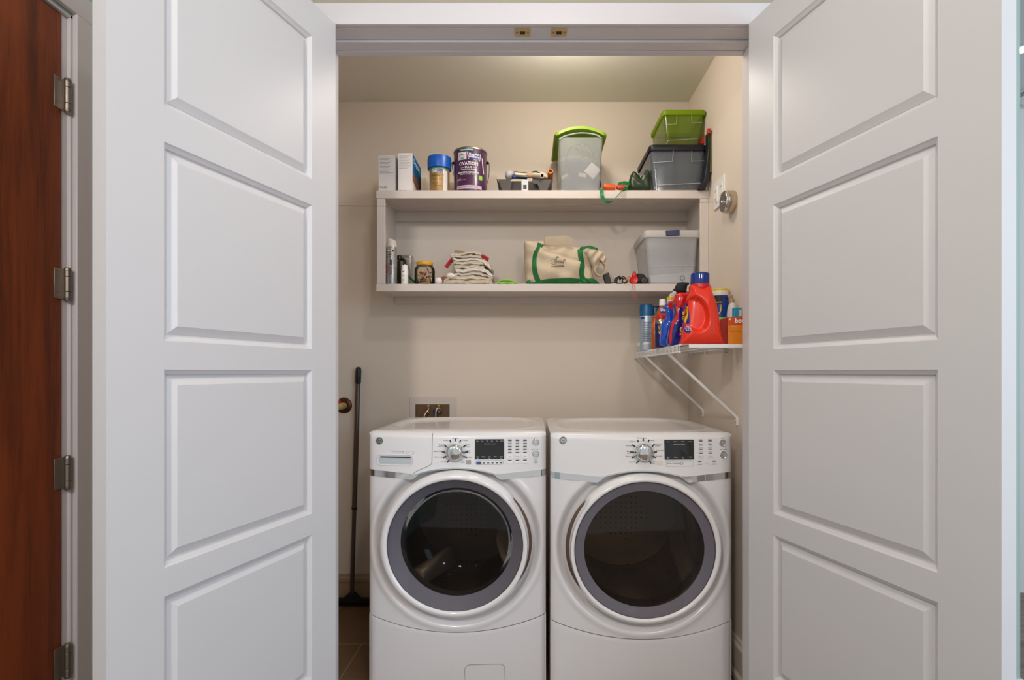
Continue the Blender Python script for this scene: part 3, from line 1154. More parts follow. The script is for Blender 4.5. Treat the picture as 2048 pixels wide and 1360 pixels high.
        for s, x, y, al in (('Mixed Loads', 1282, 876, 'CENTER'), ('Cottons', 1269, 882.5, 'RIGHT'), ('Delicates', 1263, 891, 'RIGHT'), ('Bulky', 1259, 902, 'RIGHT'), ('Items', 1260, 905.5, 'RIGHT'), ('Warm Up', 1263.5, 911.7, 'RIGHT'), ('Speed Dry', 1271, 922.5, 'RIGHT'),
                            ('Towels', 1296, 880.5, 'LEFT'), ('Easy Care', 1306, 888, 'LEFT'), ('Casuals', 1307, 891, 'LEFT'), ('Active Wear', 1309, 900.5, 'LEFT'), ('Air Fluff', 1309, 911.5, 'LEFT'), ('Time', 1300, 922, 'LEFT'), ('Dry', 1301, 925.5, 'LEFT'),
                            ('Steam Technology', 1331, 925.5, 'LEFT')):
            T_(s, x, y, al=al)
        for cx_ in (1399.3, 1418.3):
            for yy in (881, 889.3, 897.5, 905.5): dashes.append((cx_, yy, 3.8)); T_('Normal', cx_, yy - 2.2, 0.0045)
            loop = rrect(px(cx_ - 5.7), px(cx_ + 6.3), pz(916), pz(908.5), 0.002)
            button(loop, 0.0022)
        for s, x in (('Temp', 1399.5), ('Level', 1418.5)): text(pr, s, px(x), pz(913.2), 0.0062, cm(0.0025))
        for cx_ in (1396.5, 1411.5, 1426):
            loop = rrect(px(cx_ - 4), px(cx_ + 4), pz(926), pz(922), 0.002)
            button(loop, 0.0020)
        dashes += [(1396.5, 920.8, 3.6), (1426, 920.8, 3.6)]
        T_('Power', 1443.5, 877, 0.0055); T_('Start / Pause', 1445.5, 899.3, 0.0055)
        T_('Extended', 1396.5, 928.2, 0.0045); T_('Dryer Rack', 1426, 928.2, 0.0045)
        chro = ((1443.7, 885.5, 0.0130), (1445.3, 909, 0.0130))
        loop = rrect(px(1310), px(1320.5), pz(927), pz(918), 0.002)
        kb = newbm(); loft(kb, [[cm(0)(u, v) for u, v in loop], [cm(0.0022)(u, v) for u, v in loop]])
        put('beige_button', kb, mat('cream_button', (222, 212, 200), 0.4), root, smooth=0)
        tube(pr, [cm(0.001)(px(1360) + 0.005 * math.cos(a * PI / 8), pz(924.5) + 0.005 * math.sin(a * PI / 8)) for a in range(16)], 0.0005, 5, closed=True)
        tube(pr, [cm(0.001)(u, v) for u, v in rrect(px(1329), px(1384), pz(930.5), pz(920), 0.003)], 0.0003, 5, closed=True)
    put('printed_label', pr, M['print'], root, smooth=0)
    for x, y, w in dashes:
        ds = newbm(); patch(ds, px(x - w), px(x + w), pz(y + 0.8), pz(y - 0.8), cm(0.0014), 1, 1)
        put('indicator_dash', ds, M['printd'], root, smooth=0)
    for x, y, r in chro:
        kb = newbm()
        u, v = px(x), pz(y)
        lathe(kb, [(r, 0.001), (r, -0.003), (r * 0.9, -0.0045), (r * 0.8, -0.0035), (r * 0.35, -0.0035), (r * 0.3, -0.006), (0, -0.006)], T(u, fy(u, v), v), axis='y', segs=28)
        put('chrome_button', kb, M['chrome'], root, smooth=30)
    return root


appliance('washer', -0.285, 2.126, 'white front loading washer with a detergent drawer, left of the pair', 'washing_machine', 517.4)
appliance('dryer', 0.4165, 2.073, 'white front loading dryer with dark round window, right of the pair', 'tumble_dryer', 530.6)

# ================================================================== WALL SHELF
ZT, ZB = 2.0857, 1.6436      # upper faces of the top and bottom boards
FS = 2.60
SL = WX(753, FS)
ws = thing('wall_shelf', 'white two-level box shelf fixed to the closet back wall', 'shelf', ((SL + XR) / 2, 2.77, 1.6))
put('top_board', bx(SL, XR, FS + 0.014, 2.91, ZT - 0.019, ZT), M['shelfw'], ws, smooth=0)
put('bottom_board', bx(SL + 0.019, XR - 0.002, FS + 0.014, 2.91, ZB - 0.019, ZB), M['shelfw'], ws, smooth=0)
put('top_nosing', bx(SL - 0.001, XR, FS - 0.003, FS + 0.014, ZT - 0.038, ZT), M['shelfw'], ws, bevel=0.0015)
put('bottom_nosing', bx(SL - 0.001, XR, FS - 0.003, FS + 0.014, ZB - 0.035, ZB), M['shelfw'], ws, bevel=0.0015)
for a, b in ((SL + 0.002, SL + 0.040), (XR - 0.041, XR - 0.001)):
    put('front_stile', bx(a, b, FS - 0.002, FS + 0.014, ZB, ZT - 0.038), M['shelfw'], ws, bevel=0.0015)
for a, b in ((SL + 0.001, SL + 0.020), (XR - 0.021, XR - 0.002)):
    put('side_panel', bx(a, b, FS + 0.014, 2.91, ZB - 0.019, ZT - 0.019), M['shelfw'], ws, smooth=0)
put('back_panel', bx(SL + 0.02, XR - 0.02, 2.905, 2.928, ZB, ZT - 0.019), M['shelfin'], ws, smooth=0)
put('cleat', bx(SL + 0.02, XR - 0.02, 2.886, 2.905, WZ(444, 2.9), ZT - 0.019), M['shelfin'], ws, bevel=0.001)
put('cleat', bx(WX(790, 2.91), XR - 0.002, 2.910, 2.929, WZ(607.5, 2.91), ZB - 0.019), M['shelfin'], ws, bevel=0.001)

# ------------------------------------------------------------------ top of the shelf
mcard = mat('white_carton', (226, 220, 218), 0.5)
# small white carton
x0, x1 = WX(757, 2.63), WX(791, 2.63)
t = thing('carton', 'small white product carton at the left end of the top shelf', 'box', ((x0 + x1) / 2, 2.68, ZT))
put('carton_body', bx(x0, x1, 2.63, 2.71, ZT + 0.0005, WZ(311, 2.63)), mcard, t, bevel=0.001)
b = newbm(); text(b, 'nest', x0 + 0.006, ZT + 0.020, 0.020, flatmap(2.6293), align='LEFT')
for k in range(14): patch(b, x0 + 0.006, x1 - 0.010 - 0.012 * (k % 3), WZ(314 + k * 2.6, 2.63), WZ(314.5 + k * 2.6, 2.63), flatmap(2.6294), 1, 1)
put('lettering', b, M['print'], t, smooth=0)
# taller carton with blue side
x0, x1, z1 = WX(796, 2.62), WX(825, 2.62), WZ(306, 2.62)
t = thing('carton', 'tall white carton with a blue printed side, second from the left', 'box', ((x0 + x1) / 2, 2.72, ZT))
put('carton_body', bx(x0, x1, 2.62, 2.82, ZT + 0.0005, z1), mcard, t, bevel=0.001)
sd = lambda off: (lambda u, v: Vector((x1 + off, u, v)))
b = newbm(); patch(b, 2.622, 2.818, ZT + 0.055, z1 - 0.002, sd(0.0006), 1, 1)
put('side_print', b, mat('carton_blue', (16, 112, 172), 0.9, spec=0.1), t, smooth=0)
b = newbm(); text(b, 'Dropcam', 2.64, z1 - 0.040, 0.036, sd(0.0012), align='LEFT', rot=0, fat=0.0003)
put('lettering', b, M['whitep'], t, smooth=0)
b = newbm(); b.faces.new([b.verts.new(sd(0.0010)(u, v)) for u, v in ((2.625, ZT + 0.056), (2.76, ZT + 0.03), (2.76, ZT + 0.075), (2.70, ZT + 0.095), (2.66, ZT + 0.085), (2.635, ZT + 0.105), (2.625, ZT + 0.09))])
put('picture_patch', b, mat('print_brown', (150, 98, 70), 0.9, spec=0.1), t, smooth=0)
b = newbm(); b.faces.new([b.verts.new(sd(0.0010)(u, v)) for u, v in ((2.765, ZT + 0.07), (2.816, ZT + 0.07), (2.816, ZT + 0.13), (2.765, ZT + 0.135))])
put('picture_patch', b, mat('print_dark_brown', (70, 42, 34), 0.9, spec=0.1), t, smooth=0)
b = newbm(); text(b, 'Security camera', x0 + 0.004, ZT + 0.006, 0.0055, flatmap(2.6193), align='LEFT')
for k in range(12): patch(b, x0 + 0.006, x1 - 0.008 - 0.009 * (k % 3), WZ(311 + k * 2.3, 2.62), WZ(311.4 + k * 2.3, 2.62), flatmap(2.6194), 1, 1)
put('fine_print', b, M['print'], t, smooth=0)

# quart pot with the blue lid
D = 2.665
cx, r = WX(879, D), WX(899, D) - WX(879, D)
t = thing('paint_pot', 'small gold paint container with a thick blue lid', 'paint can', (cx, D, ZT))
b = newbm(); lathe(b, [(r * 0.96, ZT), (r, ZT + 0.004), (r, WZ(338, D)), (r * 0.97, WZ(334, D))], (cx, D, 0))
put('pot', b, mat('gold_label', (176, 140, 84), 0.35, metal=0.3), t)
b = newbm(); R = WX(902.5, D) - WX(879, D)
lathe(b, [(r * 1.0, WZ(341, D)), (R, WZ(340, D)), (R * 1.015, WZ(330, D)), (R * 1.015, WZ(322, D)), (R * 0.98, WZ(317, D)), (0, WZ(317, D))], (cx, D, 0), segs=56)
put('lid', b, mat('blue_lid', (18, 92, 190), 0.3), t)
cmp = lambda off: cylmap(cx, D, r, off)
b = newbm(); patch(b, 0.026, 0.050, ZT + 0.004, WZ(347, D), cmp(0.0006), 4, 1)
patch(b, -0.068, -0.046, ZT + 0.004, WZ(347, D), cmp(0.0006), 4, 1)
put('paper_strip', b, mcard, t, smooth=0)
b = newbm(); patch(b, -0.050, 0.060, WZ(341.5, D) - 0.004, WZ(341, D), cmp(0.0006), 12, 1)
put('teal_band', b, mat('teal_print', (60, 140, 130), 0.4), t, smooth=0)
b = newbm(); patch(b, -0.028, -0.004, WZ(353, D) + 0.004, WZ(344, D) + 0.001, cmp(0.0008), 3, 1)
put('logo_patch', b, mat('pale_logo', (200, 212, 208), 0.4), t, smooth=0)
b = newbm()
b.faces.new([b.verts.new(cmp(0.0011)(u, v)) for u, v in ((-0.026, WZ(349, D)), (-0.016, WZ(346, D)), (-0.006, WZ(349.5, D)), (-0.006, WZ(348, D)), (-0.016, WZ(344.5, D)), (-0.026, WZ(347.5, D)))])
put('logo_roof', b, mat('teal_logo', (40, 140, 150), 0.4), t, smooth=0)
b = newbm(); patch(b, -0.002, 0.026, WZ(353, D) + 0.003, WZ(345, D) + 0.001, cmp(0.0009), 3, 1)
put('blue_badge', b, mat('blue_badge', (36, 66, 150), 0.4), t, smooth=0)
b = newbm(); text(b, 'Sherwin', 0.012, WZ(348.5, D), 0.0085, cmp(0.0014)); text(b, 'Williams', 0.012, WZ(351.6, D), 0.0085, cmp(0.0014))
put('badge_lettering', b, M['whitep'], t, smooth=0)
b = newbm(); text(b, 'INFINITY', -0.001, WZ(359.5, D), 0.0155, cmp(0.0008))
text(b, 'Premium Paint & Primer', -0.004, WZ(364, D), 0.0055, cmp(0.0008)); text(b, 'Interior Acrylic', -0.004, WZ(367, D), 0.0055, cmp(0.0008))
text(b, 'Extra White', -0.012, WZ(373, D), 0.006, cmp(0.0008)); text(b, 'ULTRA WHITE', 0.0, WZ(378.5, D), 0.007, cmp(0.0008))
put('lettering', b, mat('brown_print', (70, 48, 24), 0.5), t, smooth=0)

# gallon can
D = 2.68
cx, r = WX(941, D), (WX(974, D) - WX(908, D)) / 2
zt = WZ(303, D - 0.02)
t = thing('paint_can', 'large purple paint can with a wire bail handle', 'paint can', (cx, D, ZT))
b = newbm(); lathe(b, [(r * 0.97, ZT), (r * 1.01, ZT + 0.002), (r * 1.01, ZT + 0.006), (r, ZT + 0.009), (r, zt - 0.014), (r * 0.985, zt - 0.011), (r * 0.985, zt - 0.008)], (cx, D, 0), segs=64)
put('can_body', b, mat('purple_label', (74, 34, 72), 0.32, coat=0.2), t)
b = newbm(); lathe(b, [(r * 0.985, zt - 0.010), (r * 1.02, zt - 0.008), (r * 1.025, zt - 0.004), (r * 1.01, zt), (r * 0.93, zt + 0.0005), (r * 0.90, zt - 0.004), (0, zt - 0.004)], (cx, D, 0), segs=64)
put('rim', b, M['nickel'], t)
cmp = (lambda cx, D, r: (lambda off: cylmap(cx, D, r, off)))(cx, D, r)
for s in (-1, 1):
    b = newbm(); lathe(b, [(0.0, 0.0), (0.006, 0.0), (0.0075, 0.004), (0.004, 0.009), (0, 0.009)], (cx + s * r * 1.0, D, zt - 0.048), axis='x', segs=20, rot=Matrix.Rotation(0 if s > 0 else PI, 3, 'Z'))
    put('bail_ear', b, M['black'], t)
b = newbm()
pts = []
for k in range(33):
    a = PI * k / 32
    pts.append((cx - (r + 0.010) * math.cos(a), D - 0.05 * math.sin(a) - (r * 0.9) * math.sin(a), zt - 0.048 - 0.11 * math.sin(a) ** 0.7 * (0.35 if False else 1)))
# bail hangs behind the can, only its ends showing at both sides
pts = [(p[0], D + (D - p[1]) * 1.12, p[2]) for p in pts]
for p, q in ((0, -1),): pass
tube(b, pts, 0.0016, 8)
put('bail_handle', b, M['nickel'], t)
b = newbm(); patch(b, -0.040, 0.022, zt - 0.018, zt - 0.011, cmp(0.0007), 10, 1)
put('teal_sticker', b, mat('pale_teal', (140, 200, 196), 0.4), t, smooth=0)
b = newbm(); patch(b, -0.056, -0.010, zt - 0.061, zt - 0.024, cmp(0.0006), 6, 1)
put('logo_patch', b, mat('pale_logo_b', (214, 206, 204), 0.4), t, smooth=0)
b = newbm()
zl = zt - 0.045
b.faces.new([b.verts.new(cmp(0.0012)(u - 0.003, v + 0.005)) for u, v in ((-0.046, zl - 0.001), (-0.033, zl + 0.010), (-0.018, zl - 0.001), (-0.018, zl - 0.005), (-0.033, zl + 0.005), (-0.046, zl - 0.005))])
patch(b, -0.042, -0.022, zl - 0.013, zl - 0.010, cmp(0.0012), 4, 1); patch(b, -0.040, -0.022, zl - 0.008, zl - 0.006, cmp(0.0012), 4, 1)
put('logo_house', b, mat('teal_logo_b', (30, 140, 150), 0.4), t, smooth=0)
b = newbm(); b.faces.new([b.verts.new(cmp(0.0007)(-0.008 + u * 0.069, zl - 0.018 + v * 0.040)) for u, v in ((0.07, 0.12), (0.5, 0.05), (0.93, -0.05), (1.0, 0.85), (0.5, 0.93), (0, 1.0))])
put('badge_border', b, mcard, t, smooth=0)
b = newbm(); b.faces.new([b.verts.new(cmp(0.0011)(-0.0055 + u * 0.064, zl - 0.0155 + v * 0.035)) for u, v in ((0.07, 0.12), (0.5, 0.06), (0.93, -0.03), (1.0, 0.86), (0.5, 0.93), (0, 1.0))])
put('blue_badge', b, mat('blue_badge_b', (44, 74, 160), 0.4), t, smooth=0)
b = newbm(); text(b, 'Sherwin', 0.026, zl + 0.004, 0.0155, cmp(0.0016), fat=0.0003); text(b, 'Williams', 0.026, zl - 0.0075, 0.0155, cmp(0.0016), fat=0.0003)
text(b, 'OVATION', -0.001, WZ(342, D), 0.0225, cmp(0.0008), sx=0.93, fat=0.0002); text(b, 'PLUS', -0.001, WZ(348.3, D), 0.0135, cmp(0.0008), sx=1.2, fat=0.0001)
text(b, 'INTERIOR PAINT & PRIMER', -0.001, WZ(351.5, D), 0.0062, cmp(0.0008), fat=0.0001)
text(b, 'BEAUTIFUL COVERAGE,', -0.001, WZ(357.5, D), 0.0098, cmp(0.0008), fat=0.0003); text(b, 'EXCEPTIONAL HIDE, RICH FEEL', -0.001, WZ(360.5, D), 0.0058, cmp(0.0008), fat=0.0001)
patch(b, -0.040, -0.022, WZ(347, D), WZ(346.5, D), cmp(0.0008), 3, 1); patch(b, 0.021, 0.038, WZ(347, D), WZ(346.5, D), cmp(0.0008), 3, 1)
patch(b, -0.062, -0.015, WZ(370.8, D), WZ(370.3, D), cmp(0.0008), 6, 1); text(b, 'Satin', -0.045, WZ(369.3, D), 0.007, cmp(0.0008))
put('lettering', b, M['whitep'], t, smooth=0)
b = newbm(); patch(b, -0.064, 0.066, ZT + 0.010, ZT + 0.026, cmp(0.0007), 16, 1)
put('pink_band', b, mat('pink_print', (205, 178, 196), 0.4), t, smooth=0)
b = newbm(); text(b, 'KOALA WHITE ULTRA WHITE', -0.005, ZT + 0.015, 0.0072, cmp(0.0012), fat=0.0001)
put('band_lettering', b, M['print'], t, smooth=0)
b = newbm(); b.faces.new([b.verts.new(cmp(0.0008)(u, v)) for u, v in [(0.050 + p[0], WZ(369.5, D) + p[1]) for p in rrect(0, 0.020, 0, 0.022, 0.004)]])
put('green_label', b, mat('green_tag', (150, 205, 70), 0.4), t, smooth=0)
b = newbm(); b.faces.new([b.verts.new(cmp(0.0009)(u, v)) for u, v in ((0.066, zt - 0.045), (0.071, zt - 0.048), (0.078, zt - 0.09), (0.083, zt - 0.118), (0.078, zt - 0.121), (0.071, zt - 0.09))])
put('paint_drip', b, mcard, t, smooth=0)

# roller tray
mtray = mat('grey_tray_plastic', (48, 42, 36), 0.55, bump=0.1)
x0, x1, D = WX(993, 2.63), WX(1106, 2.63), 2.63
zt = WZ(357.5, 2.63)
t = thing('paint_tray', 'dark grey paint roller tray filled with rollers', 'paint tray', ((x0 + x1) / 2, 2.75, ZT))
b = newbm()
w_ = 0.003
dx = 0.012
rim = [(x0, zt), (x0 + dx, ZT + 0.001), (x0 + dx + w_, ZT + 0.001), (x0 + w_ + 0.003, zt - 0.003), ]
# side walls, back wall and floor
loft(b, [[Vector((p[0], y, p[1])) for p in rim] for y in (2.63, 2.88)])
rim2 = [(x0 + x1 - p[0], p[1]) for p in rim]
loft(b, [[Vector((p[0], y, p[1])) for p in rim2] for y in (2.63, 2.88)])
prism_xz(b, [(x0 + 0.004, zt - 0.001), (x1 - 0.004, zt - 0.001), (x1 - 0.012, ZT + 0.012), (x0 + 0.012, ZT + 0.012)], 2.66, 2.664)
prism_xz(b, [(x0 + 0.002, zt - 0.001), (x1 - 0.002, zt - 0.001), (x1 - 0.012, ZT + 0.001), (x0 + 0.012, ZT + 0.001)], 2.876, 2.88)
box(b, x0 + 0.010, x1 - 0.010, 2.662, 2.878, ZT + 0.012, ZT + 0.016)
put('tray_body', b, mtray, t, bevel=0.0008)
for pts in ([(996, 358.5), (1020, 358.5), (1024, 367), (1020.5, 383), (1005, 383.5)], [(1064, 359), (1104, 359), (1098, 372), (1094, 383.5), (1080, 383.5), (1075, 369), (1064, 367)]):
    b = newbm(); prism_xz(b, [(WX(p[0], 2.625), max(ZT + 0.0005, WZ(p[1], 2.625))) for p in pts], 2.622, 2.628)
    put('tray_foot', b, mat('foot_plastic', (68, 60, 54), 0.5, bump=0.1), t, bevel=0.0012)
b = newbm()
xa, xb_ = WX(1043, 2.61), WX(1056.5, 2.61)
box(b, xa, xb_, 2.608, 2.612, WZ(370, 2.61), WZ(359, 2.61))
box(b, xa, xa + 0.008, 2.608, 2.612, ZT + 0.001, WZ(370, 2.61)); box(b, xb_ - 0.008, xb_, 2.608, 2.612, ZT + 0.001, WZ(370, 2.61))
box(b, xa + 0.008, xb_ - 0.008, 2.608, 2.612, ZT + 0.001, ZT + 0.009)
put('ladder_clip', b, M['lgrey'], t, bevel=0.0006, label='light grey clip on the tray front')
b = newbm(); box(b, xa + 0.009, xb_ - 0.009, 2.612, 2.614, ZT + 0.006, WZ(369, 2.61)); put('clip_slot', b, M['black'], t, smooth=0)


def hollow_roll(name, p0, p1, ro, ri, m, mi, label, cat, group=None):
    p0, p1 = Vector(p0), Vector(p1)
    ax = (p1 - p0).normalized()
    q = Vector((0, 0, 1)).rotation_difference(ax).to_matrix()
    L = (p1 - p0).length
    t = thing(name, label, cat, p0, group)
    b = newbm(); lathe(b, [(ri, L * 0.0), (ro * 0.97, 0.0), (ro, 0.002), (ro, L - 0.002), (ro * 0.97, L), (ri, L)], p0, segs=32, rot=q, cap=False)
    put('sleeve', b, m, t)
    b = newbm(); lathe(b, [(ri, 0.0), (ri, L)], p0, segs=32, rot=q, cap=False)
    put('core', b, mi, t)
    return t


cream = mat('cream_nap', (226, 214, 190), 0.8, bump=0.4, bscale=500)
hollow_roll('roller_cover', W(1084.5, 353, 2.605) + Vector((0, 0, 0.004)), W(1040, 352, 2.80) + Vector((-0.02, 0, 0.008)), 0.0110, 0.0075, cream, mat('core_brown', (70, 44, 26), 0.8), 'cream roller sleeve with its brown open end facing out, in the paint tray', 'paint roller')
tb = newbm(); p0, p1 = W(1030, 349.5, 2.68), W(1068, 352.5, 2.68); tube(tb, [p0, p1], 0.0105, 20)
tag(put('roller_sleeve', tb, cream, origin=p0), 'plain cream roller sleeve lying across the middle of the paint tray', 'paint roller')
tb = newbm(); p0, p1 = W(1024.5, 353.5, 2.645), W(1054, 355, 2.66)
t = thing('paint_brush', 'dark blue black tool handle lying in the paint tray', 'handle', p0)
tube(tb, [p0, p0.lerp(p1, .3), p0.lerp(p1, .8), p1], [0.0105, 0.0092, 0.0085, 0.009], 20); put('grip', tb, mat('navy_black', (14, 22, 34), 0.3), t)
tb = newbm(); lathe(tb, [(0.0, -0.004), (0.005, -0.003), (0.008, 0.0)], W(1028.5, 353.5, 2.634), axis='y', segs=24); put('end_cap', tb, mat('cap_blue', (24, 70, 160), 0.3), t)
tb = newbm(); lathe(tb, [(0.0125, 0), (0.0125, 0.026)], W(1054, 351, 2.668), axis='x', segs=28)
tag(put('tape_wrap', tb, mat('tan_tape', (190, 150, 120), 0.6)), 'tan paper band around the sleeves in the paint tray', 'tape')
tb = newbm(); tube(tb, smooth_open([W(1016, 345, 2.72), W(1030, 344, 2.72), W(1046, 346, 2.71), W(1070, 347.5, 2.70)], 6), 0.0035, 10)
tag(put('paint_roller', tb, mat('brown_metal', (96, 78, 60), 0.4, metal=0.6)), 'thin brown metal roller frame on top of the tray pile', 'paint roller')
b = Inflate(PX([(1010, 352), (1013, 344), (1022, 343), (1030, 347), (1026, 356), (1014, 358.5)], 2.70), 2.70, 0.03, 0.03).build()
tag(put('crumpled_plastic', b, clear_mat('bag_plastic', (240, 240, 240), 0.55, rough=0.2)), 'crumpled clear plastic wrap at the left of the tray', 'plastic wrap')
b = Inflate(PX([(1066, 349), (1078, 345), (1090, 348), (1097, 356), (1095, 360), (1068, 360)], 2.74), 2.74, 0.03, 0.03).build()
tag(put('roller_cover_fluffy', b, cream), 'fluffy white roller cover at the back right of the tray', 'paint roller')
tb = newbm(); tube(tb, [W(1064, 344.5, 2.71), W(1072, 343, 2.71), W(1080, 346.5, 2.71)], 0.0035, 10)
tag(put('brush_ferrule', tb, M['black']), 'small black metal end poking up behind the white sleeve', 'paint roller')
hollow_roll('orange_tube', W(1101, 342, 2.640) , W(1099.5, 357.5, 2.76) + Vector((0, 0, -0.030)), 0.0130, 0.0088, mat('orange_foam', (224, 140, 52), 0.6), mat('orange_inner', (232, 110, 20), 0.6), 'orange foam tube standing at the right end of the paint tray', 'paint roller')


def taper_bin(name, label, cat, xt0, xt1, xb0, xb1, yf, yb, z0, z1, m, inset_y=0.012, r=0.012, wall=0.002, curve=0.0, flutes=()):
    """open clear tub, tapering to the base"""
    t = thing(name, label, cat, ((xb0 + xb1) / 2, (yf + yb) / 2, z0))
    b = newbm()
    outer, inner = [], []
    for k in range(7):
        q = k / 6
        xa, xc = xb0 + (xt0 - xb0) * q, xb1 + (xt1 - xb1) * q
        ya, yc = yf + inset_y * (1 - q), yb - inset_y * (1 - q)
        z = z0 + 0.0005 + (z1 - z0) * q
        outer.append([Vector((x, y, z)) for x, y in rrect(xa, xc, ya, yc, r)])
    loft(b, outer, cap=False)
    b.faces.new([v for v in b.verts[:len(outer[0])]])
    put('tub', b, m, t, smooth=50)
    return t


clear1 = clear_mat('clear_plastic', (246, 248, 248), 0.16)
# the tall storage box with the arched lime lid
t = taper_bin('storage_box', 'tall clear storage box with an arched lime green lid', 'storage box', WX(1117, 2.61), WX(1206, 2.61), WX(1121, 2.61), WX(1200, 2.61), 2.605, 2.90, ZT, WZ(276, 2.61), clear_mat('frosted_clear', (242, 244, 244), 0.26, diff=(245, 248, 248)))
b = newbm()
secs = []
xa, xc = WX(1111, 2.60), WX(1210.5, 2.60)
for y, s in ((2.592, 0.94), (2.597, 1.0), (2.90, 1.0), (2.915, 0.97)):
    ring = []
    xm, hw = (xa + xc) / 2, (xc - xa) / 2 * s
    for k in range(17):
        u = -1 + 2 * k / 16
        ring.append(Vector((xm + hw * u, y, WZ(266, 2.6) + 0.030 * (1 - u * u))))
    for k in range(17):
        u = 1 - 2 * k / 16
        ring.append(Vector((xm + hw * u * 0.97, y, WZ(266, 2.6) - 0.013 + 0.030 * (1 - u * u))))
    secs.append(ring)
loft(b, secs)
put('lid', b, translucent(mat('lime_lid', (174, 206, 62), 0.4), 0.3), t, smooth=40)
b = newbm()
tube(b, [(xa + 0.002, 2.60, WZ(268, 2.6)), (xa - 0.001, 2.62, WZ(272, 2.6)), (xa - 0.002, 2.90, WZ(268, 2.6) - 0.010)], 0.007, 8)
tube(b, [(xc - 0.002, 2.60, WZ(268, 2.6)), (xc + 0.001, 2.62, WZ(272, 2.6)), (xc + 0.002, 2.90, WZ(268, 2.6) - 0.010)], 0.007, 8)
put('lid_skirt', b, translucent(mat('lime_skirt', (160, 184, 60), 0.45), 0.3), t)
b = newbm(); tube(b, smooth_open([Vector((WX(x, 2.602), 2.602, WZ(y, 2.602))) for x, y in ((1119, 279), (1130, 272), (1160, 266), (1190, 269), (1203, 276))], 6), 0.0035, 8)
put('rim_band', b, clear_mat('rim_clear', (235, 240, 240), 0.5), t)
# things seen inside it
b = newbm()
for k, (x, y, rx, ry) in enumerate(((1156, 316, 24, 27), (1150, 322, 19, 25), (1160, 318, 27, 30), (1148, 318, 16, 20))):
    n = 40
    tube(b, [W(x + rx * math.cos(2 * PI * i / n), y + ry * math.sin(2 * PI * i / n), 2.74 + 0.01 * k + 0.02 * math.sin(2 * PI * i / n)) for i in range(n)], 0.0022, 6, closed=True)
tag(put('coiled_cable', b, mat('grey_cable', (70, 72, 74), 0.5)), 'grey coiled cable inside the tall clear box', 'cable')
b = Inflate(PX([(1122, 378), (1124, 352), (1134, 322), (1150, 318), (1170, 326), (1190, 330), (1196, 350), (1197, 378)], 2.76), 2.76, 0.05, 0.05).build()
tag(put('dark_bundle', b, mat('grey_bundle', (66, 70, 76), 0.8, var=0.3, vscale=25)), 'dark grey bundle of gear inside the tall clear box', 'cable')
for (x, y, s, a, m_, lab) in ((1185, 341, 12, 0.7, mat('white_block', (228, 218, 216), 0.6), 'white cube adapter inside the tall clear box'),
                              (1165, 350, 8, 0.12, mat('cream_block', (214, 196, 170), 0.6), 'cream connector block inside the tall clear box')):
    b = bx(-s * 0.0024, s * 0.0024, 0, 0.03, -s * (0.0024 if a > .5 else 0.0012), s * (0.0024 if a > .5 else 0.0012))
    bmesh.ops.rotate(b, verts=b.verts, cent=(0, 0, 0), matrix=Matrix.Rotation(a, 3, 'Y'))
    bmesh.ops.translate(b, verts=b.verts, vec=W(x, y, 2.635))
    tag(put('adapter', b, m_, bevel=0.002), lab, 'adapter')
b = newbm(); tube(b, [W(1124, 357, 2.66), W(1136, 350, 2.66)], 0.009, 16)
tag(put('wood_dowel', b, mat('tan_wood', (206, 160, 104), 0.5)), 'tan wooden rod end inside the tall clear box', 'rod')

# leash: orange roll and green ribbon
grn = mat('green_ribbon', (18, 120, 62), 0.35)
t = thing('leash', 'dark green ribbon leash hanging over the top shelf edge', 'leash', (WX(1225, 2.58), 2.60, ZT))
b = newbm()
pts = smooth_open([W(1204, 378, 2.60), W(1203, 388, 2.575), W(1207, 398, 2.574), W(1215, 404, 2.573), W(1224, 403, 2.573), W(1232, 395, 2.574), W(1240, 386, 2.575), W(1247, 379, 2.585), W(1256, 376, 2.60), W(1258, 369, 2.62), W(1248, 366, 2.64), W(1236, 369, 2.65)], 6)
wd = [Vector((math.cos(a), -0.5, math.sin(a))) for a in [0.3 + 0.0 * k for k in range(len(pts))]]
wd = [Vector((1.0, -0.35, 0.25)) if k < 18 else Vector((0.75, -0.5, 0.55)) if k < 42 else Vector((0.1, -0.4, 1)) for k in range(len(pts))]
ribbon(b, pts, wd, 0.017, 0.0012)
put('strap', b, grn, t)
b = newbm(); lathe(b, [(0.004, 0), (0.0145, 0.0), (0.0155, 0.003), (0.0155, 0.052), (0.0145, 0.056), (0.004, 0.056)], W(1207, 373, 2.612) + Vector((0, 0, -0.001)), axis='x', segs=28, rot=Matrix.Rotation(0.12, 3, 'Y'))
tag(put('orange_roll', b, mat('orange_roll', (214, 88, 28), 0.4)), 'orange rolled bag dispenser lying by the green leash', 'roll')
b = Inflate(PX([(1233, 373), (1240, 370), (1252, 371), (1254, 377), (1246, 380), (1235, 379)], 2.62), 2.62, 0.012, 0.012).build()
tag(put('orange_clip', b, mat('red_orange', (190, 60, 30), 0.4)), 'small red orange clip piece right of the orange roll', 'clip')

